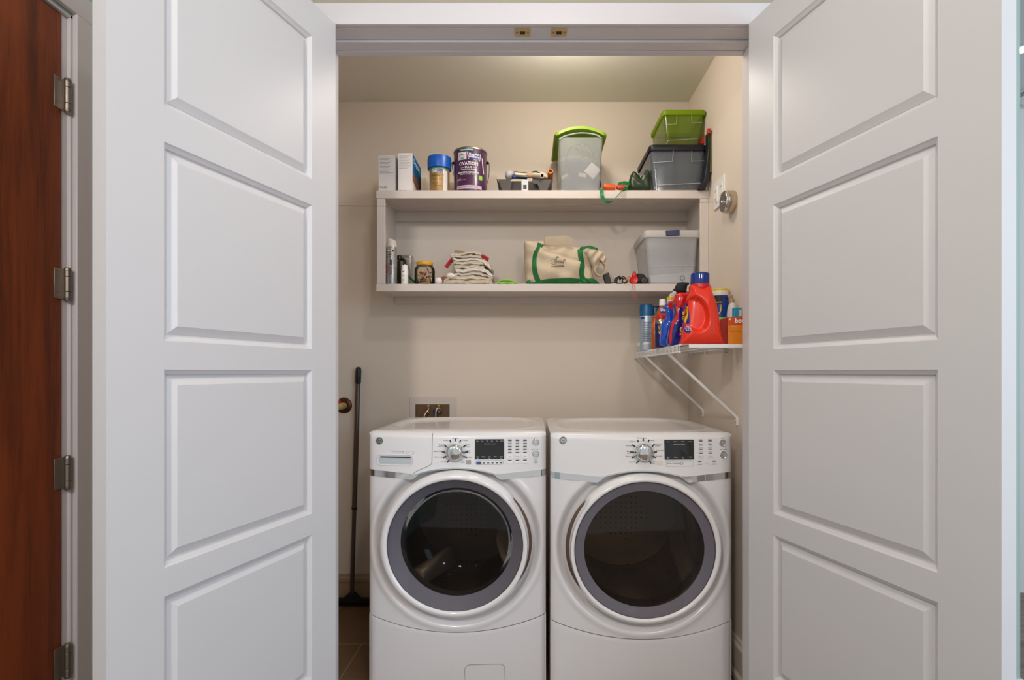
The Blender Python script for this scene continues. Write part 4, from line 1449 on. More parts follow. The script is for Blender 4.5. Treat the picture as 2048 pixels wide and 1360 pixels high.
# green leather pouch
P = Inflate(PX([(1258, 380.5), (1256, 376), (1260, 356), (1265, 343), (1270, 341), (1280, 348), (1285, 350), (1291, 339), (1296, 337.5), (1300, 343), (1302, 360), (1302, 379), (1290, 380.8), (1272, 380.8)], 2.635), 2.66, 0.040, 0.03, e=3.2, c=(WX(1280, 2.635), WZ(364, 2.635)),
            mod=lambda x, z: 0.0015 * math.sin((x * 160 + z * 90)) + 0.012 * math.exp(-((x - WX(1282, 2.62)) / 0.022) ** 2) * sstep((z - WZ(368, 2.62)) / 0.04))
t = thing('pouch', 'dark green leather pouch with a silver zip pull', 'pouch', (P.c.x, 2.66, ZT))
put('pouch_body', P.build(), mat('green_leather', (40, 56, 34), 0.35, bump=0.2, bscale=300), t, smooth=60)
b = newbm(); f = P.fn(0.002)
tube(b, smooth_open([f(WX(x, 2.62), WZ(y, 2.62)) for x, y in ((1264, 345), (1269, 353), (1278, 360), (1285, 362), (1293, 350), (1297, 342))], 5), 0.0022, 6)
put('zip_edge', b, mat('green_leather_light', (70, 84, 56), 0.4), t)
b = newbm(); tube(b, [f(WX(1281.5, 2.62), WZ(345, 2.62)) + Vector((0, -0.004, 0)), f(WX(1282, 2.62), WZ(350, 2.62)) + Vector((0, -0.006, 0)), f(WX(1281, 2.62), WZ(355, 2.62)) + Vector((0, -0.005, 0))], [0.002, 0.0035, 0.002], 8)
put('zip_pull', b, M['chrome'], t)


def lidded_bin(name, label, X0, X1, B0, B1, yf, yb, z0, z1, zl, tubm, lidm, over=0.006):
    t = taper_bin(name, label, 'storage box', X0, X1, B0, B1, yf, yb, z0, z1, tubm, r=0.018)
    b = newbm()
    a0, a1 = X0 - over, X1 + over
    loops = []
    for ins, z in ((0.002, z1 - 0.008), (0.0, z1 - 0.003), (0.0, zl - 0.006), (0.004, zl - 0.001), (0.010, zl), (0.016, zl - 0.003)):
        loops.append([Vector((x, y, z)) for x, y in rrect(a0 + ins, a1 - ins, yf - 0.012 + ins, yb - ins, 0.022 - ins * 0.6)])
    loft(b, loops, cap=False)
    n = len(loops[0])
    b.verts.ensure_lookup_table()
    b.faces.new([b.verts[len(b.verts) - n + i] for i in range(n)])
    put('lid', b, lidm, t, smooth=40)
    # pressed ribs on the front
    return t


def ribs(t, lines, D, m, r=0.0012):
    b = newbm()
    for ln in lines: tube(b, [W(x, y, D) for x, y in ln], r, 6)
    put('moulded_rib', b, m, t)


rib = clear_mat('rib_plastic', (240, 244, 244), 0.6, rough=0.1)
zl2 = WZ(289.5, 2.60)
t = lidded_bin('storage_box', 'clear storage box with a navy lid on the top shelf, under the lime lidded box', WX(1300, 2.61), 0.828, WX(1309, 2.61), WX(1403, 2.61), 2.603, 2.905, ZT, WZ(300, 2.61), zl2, clear_mat('smoky_clear', (222, 228, 232), 0.24, diff=(176, 184, 194)), mat('navy_lid', (8, 10, 22), 0.45))
ribs(t, ([(1306, 325), (1345, 322.5), (1347, 297)], [(1384, 297), (1383, 322.5), (1411, 321.5)], [(1313, 370), (1402, 366)], [(1313, 370), (1309, 378)]), 2.598, rib)
b = bx(WX(1312, 2.62) , WX(1396, 2.62), 2.64, 2.87, ZT + 0.004, ZT + 0.020)
tag(put('paper_stack', b, mat('dusty_pink_paper', (190, 164, 150), 0.7), bevel=0.003), 'pinkish paper stack at the bottom of the navy lidded box', 'paper')
b = Inflate(PX([(1316, 362), (1316, 336), (1322, 318), (1360, 312), (1392, 316), (1396, 362)], 2.78), 2.78, 0.09, 0.08, e=4).build()
tag(put('dark_cloth', b, mat('slate_cloth', (58, 64, 70), 0.9, var=0.25, vscale=14)), 'dark slate cloth inside the navy lidded box', 'cloth')
lime = translucent(mat('lime_lid_b', (160, 196, 34), 0.42), 0.5)
t = lidded_bin('storage_box', 'small clear storage box with a lime lid, topmost of the right hand stack', WX(1327, 2.64), WX(1408, 2.64), WX(1335, 2.64), WX(1397, 2.64), 2.635, 2.90, zl2 + 0.001, WZ(229, 2.64), WZ(219.5, 2.63), clear_mat('green_tinted_clear', (232, 240, 190), 0.10, diff=(190, 204, 120)), lime, over=0.008)
ribs(t, ([(1331, 249), (1353, 248), (1354, 228)], [(1383, 227), (1384, 246), (1405, 245)], [(1336, 281), (1396, 277.5)], [(1336, 281), (1333, 288)]), 2.631, rib)

# gear squeezed between the boxes and the wall
b = newbm(); prism_xz(b, PX([(1398, 287), (1402, 276), (1412, 264), (1421, 258), (1424, 262), (1425, 287)], 2.66), 2.66, 2.72)
t = thing('folded_bag', 'red and black folded bag wedged between the boxes and the wall', 'bag', (WX(1412, 2.66), 2.68, ZT))
put('red_panel', b, mat('red_nylon', (176, 52, 30), 0.5), t, bevel=0.004)
b = newbm(); prism_xz(b, PX([(1421, 259), (1429, 257), (1430, 270), (1428, 310), (1424, 350), (1418, 374), (1403, 378.5), (1403, 376), (1413, 356), (1418, 320), (1421, 290)], 2.535), 2.55, 2.60)
bmesh.ops.translate(b, verts=b.verts, vec=(-0.004, 0.0, 0))
for v in b.verts:
    v.co.x = min(v.co.x, 0.836)
    if v.co.z < ZT + 0.001: v.co.z = ZT + 0.001
put('black_strap', b, mat('black_nylon', (20, 20, 30), 0.5), t, bevel=0.003)
b = newbm(); tube(b, [Vector((min(0.834, WX(x, 2.55)), 2.547, WZ(y, 2.55))) for x, y in ((1426, 262), (1427, 290), (1424, 320), (1421, 345))], 0.003, 8)
put('olive_piping', b, mat('olive_piping', (128, 130, 50), 0.5), t)
b = newbm(); box(b, 0.816, 0.832, 2.54, 2.56, WZ(268, 2.55), WZ(258, 2.55)); put('red_tab', b, mat('red_tab', (190, 60, 36), 0.5), t, bevel=0.003)

# ------------------------------------------------------------------ inside the shelf
# steel cleaner spray
D = 2.635
cx, r = WX(783.2, D), 0.0255
t = thing('spray_can', 'tall silver cleaner spray can at the left end of the shelf', 'spray can', (cx, D, ZB))
b = newbm(); lathe(b, [(r * 0.96, ZB + 0.0005), (r, ZB + 0.004), (r, WZ(497, D)), (r * 0.9, WZ(494, D))], (cx, D, 0))
put('can_body', b, mat('mottled_silver', (168, 162, 160), 0.3, metal=0.55, var=0.45, vscale=60), t)
b = newbm()
secs = []
for k in range(9):
    q = k / 8
    rr_ = r * (0.97 - 0.10 * q - 0.12 * max(0, q - 0.8) * 5)
    secs.append([Vector((cx + rr_ * math.cos(a), D + rr_ * math.sin(a), WZ(495, D) + q * (0.044 - 0.006 * (1 + math.cos(a)) * q))) for a in [2 * PI * i / 32 for i in range(32)]])
loft(b, secs)
put('cap', b, mat('pearl_cap', (214, 204, 192), 0.3), t)
cmp = (lambda cx, D, r: (lambda off: cylmap(cx, D, r, off)))(cx, D, r)
b = newbm(); patch(b, -0.030, 0.017, WZ(505.5, D), WZ(501.5, D), cmp(0.0006), 10, 1); patch(b, -0.001, 0.008, WZ(549, D), WZ(521, D), cmp(0.0006), 4, 1)
put('black_band', b, M['printd'], t, smooth=0)
b = newbm(); patch(b, -0.030, -0.002, WZ(548, D), WZ(528, D), cmp(0.0006), 6, 1)
put('brown_panel', b, mat('mauve_print', (150, 112, 104), 0.4), t, smooth=0)
b = newbm(); text(b, 'WEIMAN', -0.008, WZ(504.8, D), 0.0078, cmp(0.0012), fat=0.0002); text(b, 'STAINLESS', 0.006, WZ(548, D), 0.0085, cmp(0.0012), align='LEFT', rot=PI / 2)
put('lettering', b, M['whitep'], t, smooth=0)
b = newbm(); text(b, 'CLEANER', -0.008, WZ(512, D), 0.007, cmp(0.0012)); text(b, '& POLISH', -0.008, WZ(517, D), 0.007, cmp(0.0012))
put('dark_lettering', b, M['printd'], t, smooth=0)
# dark bottle behind
D = 2.72
cx = WX(803, D)
t = thing('dark_bottle', 'dark brown bottle with a black cap behind the silver spray can', 'bottle', (cx, D, ZB))
b = newbm(); lathe(b, [(0.022, ZB + 0.0005), (0.024, ZB + 0.004), (0.024, WZ(524, D)), (0.018, WZ(521, D)), (0.012, WZ(519, D))], (cx, D, 0)); put('bottle_body', b, mat('olive_black', (52, 42, 30), 0.3), t)
b = newbm(); lathe(b, [(0.0135, WZ(519.5, D)), (0.0135, WZ(513, D)), (0.010, WZ(511, D))], (WX(798.5, D), D, 0)); put('cap', b, M['black'], t)
b = newbm(); tube(b, [W(800, 517.5, D - 0.02), W(806, 517.5, D - 0.03), W(811, 521, D - 0.032), W(811.5, 531, D - 0.032)], [0.004, 0.005, 0.004, 0.003], 10); put('nozzle', b, M['black'], t)
# small white bottle
D = 2.625
cx = WX(809.5, D)
t = thing('small_white_bottle', 'small white squeeze bottle standing beside the silver can', 'bottle', (cx, D, ZB))
b = newbm(); lathe(b, [(0.0155, ZB + 0.0005), (0.0165, ZB + 0.002), (0.0165, WZ(541, D)), (0.0150, WZ(538, D))], (cx, D, 0)); put('bottle_body', b, M['white'], t)
b = newbm(); lathe(b, [(0.0150, WZ(540, D)), (0.0148, WZ(532, D)), (0.013, WZ(531, D)), (0.004, WZ(530.5, D)), (0.002, WZ(528.5, D))], (cx, D, 0)); put('cap', b, M['white'], t)
cmp = (lambda cx, D: (lambda off: cylmap(cx, D, 0.0165, off)))(cx, D)
b = newbm()
for k, s in enumerate(('NET', 'WT', 'OIL')): text(b, s, -0.004, WZ(545 + 8.5 * k, D), 0.007, cmp(0.0008), fat=0.0003)
put('lettering', b, mat('mauve_text', (150, 110, 110), 0.5), t, smooth=0)
# clear box behind
b = newbm(); loft(b, [[Vector((x, y, z)) for x, y in rrect(WX(800, 2.84), WX(826, 2.84), 2.80, 2.86, 0.006)] for z in (ZB + 0.0005, WZ(514, 2.84))])
tag(put('clear_container', b, clear_mat('amber_clear', (236, 232, 222), 0.12)), 'clear plastic container standing behind the small white bottle', 'container')
b = newbm(); tube(b, [W(816, 553, 2.70), W(829.5, 566, 2.68)], 0.0058, 16)
bmesh.ops.translate(b, verts=b.verts, vec=(0, 0, 0.003))
tag(put('green_marker', b, mat('green_marker', (20, 110, 50), 0.4)), 'green stick leaning between the white bottle and the jar', 'marker')
# jar
D = 2.655
cx, r = WX(849.5, D), 0.0485
t = thing('glass_jar', 'glass jar of matches and oddments with a yellow lid', 'jar', (cx, D, ZB))
zl = WZ(529, D)
b = newbm(); lathe(b, [(0.0, ZB + 0.001), (r * 0.9, ZB + 0.001), (r, ZB + 0.008), (r, zl - 0.030), (r * 0.96, zl - 0.020), (r * 0.78, zl - 0.008), (r * 0.74, zl)], (cx, D, 0), segs=48, cap=False)
put('jar_glass', b, clear_mat('jar_glass', (246, 246, 240), 0.05, rough=0.04, diff=(150, 140, 128)), t, smooth=60)
b = newbm(); lathe(b, [(r * 0.79, zl - 0.006), (r * 0.81, zl - 0.004), (r * 0.81, zl + 0.008), (r * 0.77, zl + 0.011), (0, zl + 0.011)], (cx, D, 0), segs=48)
put('lid', b, mat('yellow_lid', (214, 160, 30), 0.35), t)
rnd = random.Random(3)
cols = [((206, 180, 140), 'cream_stick'), ((180, 30, 28), 'red_stick'), ((226, 170, 30), 'yellow_stick'), ((225, 220, 212), 'white_stick'), ((70, 50, 36), 'brown_stick'), ((60, 66, 80), 'slate_stick')]
mats_ = [mat(n, c, 0.6) for c, n in cols]
for k in range(64):
    a, rr_ = rnd.random() * 2 * PI, rnd.random() ** 0.5 * 0.033
    c = Vector((cx + rr_ * math.cos(a), D + rr_ * math.sin(a), ZB + 0.010 + rnd.random() ** 1.3 * 0.066))
    d = Vector((rnd.uniform(-1, 1), rnd.uniform(-.4, .4), rnd.uniform(-.8, 1))).normalized() * rnd.uniform(0.006, 0.013)
    b = newbm(); tube(b, [c - d, c + d], rnd.uniform(0.0018, 0.0042), 8)
    o = put('small_oddment', b, mats_[k % 6 if k % 3 else 0], origin=c)
    cn = ('cream', 'red', 'yellow', 'white', 'brown', 'slate grey')[k % 6 if k % 3 else 0]
    tag(o, 'small %s stick among the oddments inside the yellow lidded jar' % cn, 'stick', cn + ' sticks in the glass jar')
# white ball
b = newbm()
bmesh.ops.create_uvsphere(b, u_segments=32, v_segments=20, radius=0.0178)
bmesh.ops.translate(b, verts=b.verts, vec=(WX(877, 2.625), 2.625, ZB + 0.0178))
tag(put('white_ball', b, mat('white_ball', (232, 226, 222), 0.45)), 'white ball at the shelf edge between the jar and the cloths', 'ball')


def folded(name, label, D, top, bot, col, depth=0.17, layers=2, amp=1.0, seed=0, cat='cloth', group='folded cloths on the shelf'):
    """folded cloth from its upper and lower contour in pixels (left to right)"""
    T_ = smooth_open([W(x, y, D) for x, y in top], 6)
    B_ = smooth_open([W(x, y, D) for x, y in bot], 6)
    n = 30
    def samp(L, q):
        f = q * (len(L) - 1); i = min(int(f), len(L) - 2)
        return L[i].lerp(L[i + 1], f - i) + Vector((0, 0, amp * (0.0016 * math.sin(q * 15 + seed * 2.1) + 0.0010 * math.sin(q * 37 + seed))))
    b = newbm()
    secs = []
    for j, yy in enumerate((0.0, 0.0025, 0.007, 0.015, 0.09, depth - 0.02, depth)):
        shr = {0: 0.45, 1: 0.78, 2: 0.95, 3: 1.0, 4: 1.0, 5: 0.98, 6: 0.9}[j]
        ring = []
        up = [samp(T_, i / n) for i in range(n + 1)]
        dn = [samp(B_, i / n) for i in range(n + 1)]
        mid = [(a + c) / 2 for a, c in zip(up, dn)]
        for i in range(n + 1): ring.append(mid[i] + (up[i] - mid[i]) * shr)
        # right end folds
        for q in range(1, 4 * layers):
            f = q / (4 * layers)
            p = up[n].lerp(dn[n], f)
            ring.append(p + Vector((0.003 * abs(math.sin(f * layers * PI)), 0, 0)))
        for i in range(n, -1, -1): ring.append(mid[i] + (dn[i] - mid[i]) * shr)
        for q in range(1, 4 * layers):
            f = q / (4 * layers)
            p = dn[0].lerp(up[0], f)
            ring.append(p - Vector((0.004 * abs(math.sin(f * layers * PI)), 0, 0)))
        w = 0.004 * math.sin(j * 1.7 + seed)
        secs.append([Vector((p.x + w * (j > 1), D + yy, max(ZB + 0.0012, p.z))) for p in ring])
    loft(b, secs)
    # fold lines: thin rolled hems along the front
    o = thing(name, label, cat, (samp(T_, .5).x, D + depth / 2, min(p.z for p in B_)), group)
    put('folded_body', b, col, o, smooth=60)
    for q in range(layers):
        hb = newbm()
        f = (q + 0.5) / layers
        pts = []
        for i in range(n + 1):
            p = samp(T_, i / n).lerp(samp(B_, i / n), f)
            pts.append(Vector((p.x, D - 0.001, max(ZB + 0.004, p.z + 0.0012 * math.sin(i * 0.9 + seed + q)))))
        tube(hb, pts, 0.0016 + 0.0006 * (q % 2), 6)
        put('hem', hb, col, o)
    return o


wh = mat('white_cotton', (216, 204, 186), 0.9, bump=0.25, bscale=350)
wh2 = mat('bright_white_cotton', (228, 220, 210), 0.9, bump=0.25, bscale=350)
wh3 = mat('ecru_cotton', (214, 198, 174), 0.9, bump=0.25, bscale=350)
redc = mat('red_cloth', (176, 44, 50), 0.85)
E = 2.635
folded('cloth', 'ecru folded cloth at the very bottom of the stack', E, [(889, 560), (905, 559), (940, 560), (983, 559)], [(889, 567.5), (910, 567.5), (945, 567.5), (984, 567.5)], wh3, seed=1, layers=3, amp=1.2)
folded('cloth', 'rumpled grey white folded cloth, second from the bottom of the stack', E + 0.004, [(891, 556), (906, 552.5), (930, 550), (955, 551), (984, 556)], [(891, 559.5), (910, 559), (940, 559.5), (984, 558.5)], wh, seed=2, amp=1.5)
folded('cloth', 'wide off-white folded cloth with a loose right corner, third from the bottom', E + 0.002, [(911, 545), (925, 546), (950, 543), (970, 547), (984, 555)], [(911, 552), (925, 550.5), (950, 550), (968, 552), (983, 557)], wh, seed=3, amp=1.3)
folded('cloth', 'bright white folded cloth with a pointed right corner in mid stack', E - 0.002, [(911, 537), (930, 537), (957, 534), (972, 539), (984, 549)], [(913, 544.5), (930, 545), (952, 542), (968, 545), (982, 554)], wh2, layers=2, seed=4)
folded('cloth', 'cream folded cloth just above the bright white one', E + 0.002, [(909, 529), (925, 530), (950, 530), (966, 531)], [(911, 536), (930, 536.5), (950, 535), (967, 537)], wh, seed=5)
folded('cloth', 'cream folded cloth with a tan fold at its right end', E, [(908, 522), (925, 523), (950, 521), (964, 523)], [(909, 528.5), (925, 529), (950, 529), (965, 530)], wh, seed=6)
folded('cloth', 'white folded cloth under the two top ones with its right end drooping', E + 0.002, [(906, 516), (925, 516.5), (945, 516), (962, 517), (975, 524), (983, 534)], [(907, 521), (925, 522), (945, 521), (960, 522), (970, 530), (981, 538)], wh2, seed=7)
folded('cloth', 'cream folded cloth with a wavy edge, second from the top', E - 0.001, [(902, 510.5), (915, 510), (930, 511), (945, 509), (960, 511)], [(903, 514), (915, 515), (930, 515.5), (945, 515), (961, 516)], wh, seed=8)
folded('cloth', 'arched cream folded cloth on top of the stack', E, [(902, 508.5), (915, 508), (930, 503.5), (945, 501.5), (955, 503.5), (961, 508)], [(902, 510.8), (915, 510), (930, 509), (945, 507), (957, 509), (962, 510.5)], wh, seed=9)
b = newbm(); ribbon(b, smooth_open([W(909, 515, 2.70), W(903, 521, 2.69), W(897, 528, 2.685), W(892, 535, 2.68)], 5), (0.75, -0.25, -0.6), 0.019, 0.005)
tag(put('red_cloth', b, redc), 'red cloth end hanging out at the left of the stack', 'cloth')
b = newbm(); ribbon(b, smooth_open([W(948, 511, 2.66), W(960, 511, 2.66), W(968, 514, 2.66), W(977, 520, 2.665)], 5), (0.3, -0.5, 0.5), 0.018, 0.006)
tag(put('red_cloth', b, redc), 'red cloth edge showing at the upper right of the stack', 'cloth')
b = newbm(); prism_xz(b, PX([(908, 500), (911, 498), (928, 502), (946, 510), (946, 560), (908, 560)], 2.80), 2.81, 2.816)
for v in b.verts: v.co.z = max(v.co.z, ZB + 0.003)
tag(put('cardboard_sheet', b, mat('tan_card', (176, 148, 120), 0.7)), 'tan cardboard sheet standing behind the cloth stack', 'cardboard')
b = Inflate(PX([(891, 549), (896, 545), (905, 545.5), (911, 551), (905, 556), (894, 555)], 2.625), 2.64, 0.018, 0.02, e=2.2).build()
tag(put('white_wad', b, wh2), 'rolled white wad of cloth at the left of the stack', 'cloth')
b = Inflate(PX([(880, 556), (886, 551.5), (892, 554), (893, 561), (889, 565), (882, 561)], 2.65), 2.665, 0.018, 0.02, e=2.2).build()
tag(put('rust_wad', b, mat('rust_cloth', (150, 84, 60), 0.9)), 'small rust brown wad behind the white ball', 'cloth')
b = newbm(); box(b, WX(976, 2.68), WX(983, 2.68), 2.67, 2.75, WZ(541, 2.68), WZ(532, 2.68))
tag(put('tan_block', b, mat('tan_block', (160, 124, 84), 0.7), bevel=0.002), 'tan fold poking out at the right of the stack', 'cloth')
# lime cloth
lm = mat('lime_cloth', (150, 206, 84), 0.8, bump=0.2, bscale=300)
t = folded('lime_cloth', 'small folded lime green cloth beside the cloth stack', 2.64, [(995, 563), (1001, 558.5), (1012, 557.5), (1024, 559), (1030, 565)], [(994, 567.6), (1002, 567.6), (1012, 567.6), (1024, 567.6), (1031, 567.6)], lm, depth=0.10, layers=2, seed=3, group=None)
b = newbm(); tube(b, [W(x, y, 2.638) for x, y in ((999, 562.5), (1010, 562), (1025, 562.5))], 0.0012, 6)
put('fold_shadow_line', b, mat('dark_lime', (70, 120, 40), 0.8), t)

# tote bag
can = mat('natural_canvas', (206, 188, 162), 0.85, bump=0.3, bscale=450)
gr = mat('green_canvas', (24, 106, 52), 0.7, bump=0.25, bscale=400)
D = 2.635
out = PX([(1056, 566), (1049.5, 540), (1048.5, 510), (1048, 479), (1056, 476), (1080, 476.5), (1100, 480), (1130, 483), (1150, 487.5), (1172, 491), (1186, 500), (1188, 520), (1187, 540), (1192, 560), (1196, 566.5), (1150, 567.5), (1100, 567.5)], D)
wr = lambda x, z: 0.006 * math.sin((x - 0.5 * z) * 60) + 0.004 * math.sin(z * 75 + x * 30) + 0.010 * math.exp(-((z - (WZ(500, D) - 0.30 * (x - WX(1080, D)))) / 0.010) ** 2) * (1 if WX(1085, D) < x < WX(1160, D) else 0.3)
B = Inflate(out, 2.72, 0.095, 0.10, e=3.0, mod=wr, n=160)
t = thing('tote_bag', 'natural canvas tote bag with green straps and green base', 'bag', (B.c.x, 2.72, ZB))
put('bag_body', B.build(rings=26), can, t, smooth=70)
f = B.fn(0.0015)
Q = lambda pts: PX(pts, D)
b = newbm()
band(b, Q([(1078, 485), (1077, 495), (1070, 510), (1068.5, 530), (1071, 548), (1078, 565)]), (0.016, 0.026), f, 4)
put('strap', b, gr, t)
b = newbm()
band(b, Q([(1160, 498), (1161, 512), (1165, 530), (1163, 545), (1168, 563)]), (0.026, 0.024), f, 4)
put('strap', b, gr, t)
# green base: follows the bottom edge
b = newbm()
rows = []
for k in range(41):
    q = k / 40
    x = WX(1053 + (1195 - 1053) * q, D)
    topy = 560 - 4 * math.sin(min(1, q * 1.1) * PI) + (6 - 14 * q if q < .22 else 2.9 - 5.5 * q)
    if q < 0.04: topy = 560
    zt_ = WZ(topy, D)
    rows.append([b.verts.new(Vector((x, B.depth(x, ZB + 0.012 + (zt_ - ZB - 0.012) * j / 3, 0.002), ZB + 0.001 + (zt_ - ZB - 0.001) * j / 3))) for j in range(4)])
for a, c in zip(rows, rows[1:]):
    for j in range(3): b.faces.new((a[j], c[j], c[j + 1], a[j + 1]))
put('green_base', b, gr, t)
b = Inflate(PX([(1052, 567.4), (1057, 558), (1062, 562), (1070, 567.4)], D), 2.66, 0.02, 0.03, e=2.4).build(); put('base_corner', b, gr, t)
b = Inflate(PX([(1160, 557), (1180, 555), (1192, 558), (1199, 567.4), (1175, 567.4), (1158, 567.4)], D), 2.66, 0.030, 0.03, e=2.4, mod=lambda x, z: 0.004 * math.sin(x * 200 + z * 260)).build(); put('base_corner', b, gr, t)
# rolled canvas handle across the top
b = newbm(); ribbon(b, smooth_open([W(1089, 487, 2.635), W(1092, 481, 2.625), W(1110, 480.5, 2.62), W(1132, 478.5, 2.62), W(1147, 484, 2.63)], 8), (0.02, -0.35, 1), [0.010 + 0.027 * math.sin(PI * (k + 0.5) / 33.5) ** 0.4 for k in range(33)], 0.007)
put('handle', b, can, t)
b = newbm(); prism_xz(b, Q([(1076, 484), (1078, 487), (1088, 490), (1083, 497), (1074, 500)]), 2.628, 2.632); put('strap_fold', b, gr, t, bevel=0.001)
# flap at the right, with green strip and drooping handle
FL = Inflate(Q([(1160, 494), (1172, 490.5), (1186, 491), (1200, 499), (1213, 512), (1209, 527), (1203, 520), (1197, 533), (1190, 545), (1185, 530), (1174, 512), (1162, 503)]), 2.655, 0.035, 0.03, e=2.4, mod=lambda x, z: 0.005 * math.sin(x * 150 - z * 120))
put('canvas_flap', FL.build(), can, t, smooth=70)
b = newbm(); band(b, Q([(1160, 500), (1168, 495), (1180, 494.5), (1195, 499)]), (0.020, 0.014), FL.fn(0.002), 4); put('strap', b, gr, t)
b = newbm()
ribbon(b, smooth_open([W(1203, 524, 2.62), W(1210, 532, 2.61), W(1208, 545, 2.605), W(1201, 552, 2.605), W(1192, 549, 2.61), W(1188, 541, 2.62)], 7), (0.25, -1, 0.1), 0.020, 0.004)
put('drooping_handle', b, mat('tan_handle', (188, 162, 128), 0.8), t)
b = newbm()
for dx_, dy_, s_ in ((0, 0, 1.0),):
    path = [(1102, 523), (1106, 519), (1110, 521), (1108, 526), (1103, 527), (1106, 530), (1111, 528), (1110, 520), (1113, 519), (1113, 526), (1116, 523), (1118, 526), (1120, 522), (1121, 526), (1124, 522), (1125, 526), (1128, 521), (1126, 519), (1131, 521), (1127, 523), (1126, 527), (1122, 526)]
    tube(b, [f(*p) for p in PX([tuple(v) for v in smooth_open([Vector((a, c)) for a, c in path], 4)], D)], 0.00075, 5)
tube(b, [f(*p) for p in PX([(1111.5, 516), (1114, 514.5), (1118, 515.5), (1116, 517.2), (1112, 516.8)], D)], 0.0010, 5)
put('printed_script', b, mat('olive_print', (80, 74, 56), 0.6), t)
b = newbm(); text(b, 'THE SMOKE HOUSE', WX(1114.8, D), WZ(534.2, D), 0.0070, f, rot=0.09, fat=0.0003)
put('printed_line', b, mat('brown_print_b', (110, 84, 68), 0.6), t, smooth=0)

# small things right of the bag
b = newbm(); prism_xz(b, PX([(1206, 550), (1217, 545), (1223.5, 566.8), (1211, 566.8)], 2.62), 2.615, 2.64)
tag(put('black_wallet', b, mat('black_leather', (24, 22, 18), 0.5), bevel=0.002), 'black rectangular case leaning at the right of the tote bag', 'case')
t = thing('black_cable', 'coiled black cable lying between the case and the red reel', 'cable', (WX(1240, 2.62), 2.63, ZB))
b = newbm()
for k in range(3):
    tube(b, [Vector((WX(1239 + k * 1.5, 2.62) + (0.024 - 0.004 * k) * math.cos(a), 2.625 + 0.012 * k + 0.006 * math.sin(a), ZB + 0.0205 + (0.0175 - 0.003 * k) * math.sin(a))) for a in [2 * PI * i / 28 for i in range(28)]], 0.0028, 8, closed=True)
tube(b, smooth_open([W(1224, 565.5, 2.61), W(1230, 563, 2.61), W(1234, 556, 2.615), W(1240, 551.5, 2.62)], 5), 0.0026, 8)
tube(b, smooth_open([W(1244, 553, 2.62), W(1250, 555, 2.615), W(1255, 562, 2.61)], 5), 0.0026, 8)
put('cable_coil', b, M['black'], t)
b = newbm(); tube(b, [W(1236, 555, 2.605), W(1240, 563, 2.605)], 0.0022, 8); tube(b, [W(1243, 558, 2.604), W(1241, 565, 2.604)], 0.0026, 8); put('metal_plug', b, M['chrome'], t)
b = newbm(); lathe(b, [(0.0, -0.008), (0.009, -0.006), (0.014, 0.0), (0.009, 0.006), (0, 0.008)], (WX(1249.5, 2.61), 2.606, ZB + 0.0145), axis='y', segs=24)
tag(put('bronze_knob', b, mat('bronze', (120, 92, 60), 0.35, metal=0.8)), 'small round bronze knob left of the red reel', 'knob')
b = newbm(); tube(b, smooth_open([W(1247, 564, 2.59), W(1252, 561, 2.588), W(1256, 557.5, 2.588), W(1259, 565, 2.59)], 5), 0.0018, 8)
tag(put('silver_key_ring', b, M['chrome']), 'silver wire clip in front of the bronze knob', 'clip')
# red reel with cord
t = thing('red_reel', 'round red plastic reel with a red cord hanging down', 'reel', (WX(1268, 2.61), 2.62, ZB))
redp = mat('bright_red_plastic', (214, 24, 20), 0.3)
cz = ZB + 0.0205
b = newbm(); lathe(b, [(0.0, -0.012), (0.016, -0.012), (0.0175, -0.013), (0.0195, -0.010), (0.0195, 0.012), (0.0, 0.012)], (WX(1267.5, 2.61), 2.612, cz), axis='y', segs=36); put('disc', b, redp, t)
b = Inflate(PX([(1264, 551), (1266, 544.5), (1268, 542), (1271, 544), (1274, 551), (1274, 556), (1264, 556)], 2.62), 2.625, 0.010, 0.010).build(); put('grip', b, mat('darker_red_plastic', (180, 22, 20), 0.35), t)
b = newbm(); tube(b, smooth_open([W(1260, 553, 2.62), W(1256, 555, 2.615), W(1253, 558, 2.61)], 4), 0.002, 8); tube(b, smooth_open([W(1264.5, 566.5, 2.579), W(1264.3, 575, 2.579), W(1263, 583, 2.579), W(1266, 594, 2.579), W(1269, 599.5, 2.579), W(1271.5, 596, 2.579), W(1270, 585, 2.579), W(1270, 575, 2.579), W(1268.5, 566.5, 2.579)], 6), 0.0011, 8)
put('cord', b, mat('red_cord', (222, 60, 48), 0.5), t)
# binocular like black thing
t = thing('black_device', 'black rounded device with a round end, right of the red reel', 'device', (WX(1284, 2.63), 2.64, ZB))
b = Inflate(PX([(1273, 567), (1274, 549), (1276, 546.5), (1286, 547), (1292, 552), (1294, 560), (1294, 567)], 2.64), 2.655, 0.022, 0.02).build(); put('device_body', b, M['blackm'], t)
b = newbm(); lathe(b, [(0.0, -0.022), (0.006, -0.022), (0.007, -0.019), (0.012, -0.019), (0.0165, -0.017), (0.0165, 0.01)], (WX(1289, 2.62), 2.625, ZB + 0.0175), axis='y', segs=32); put('round_end', b, mat('dark_brown_plastic', (44, 34, 26), 0.4), t)

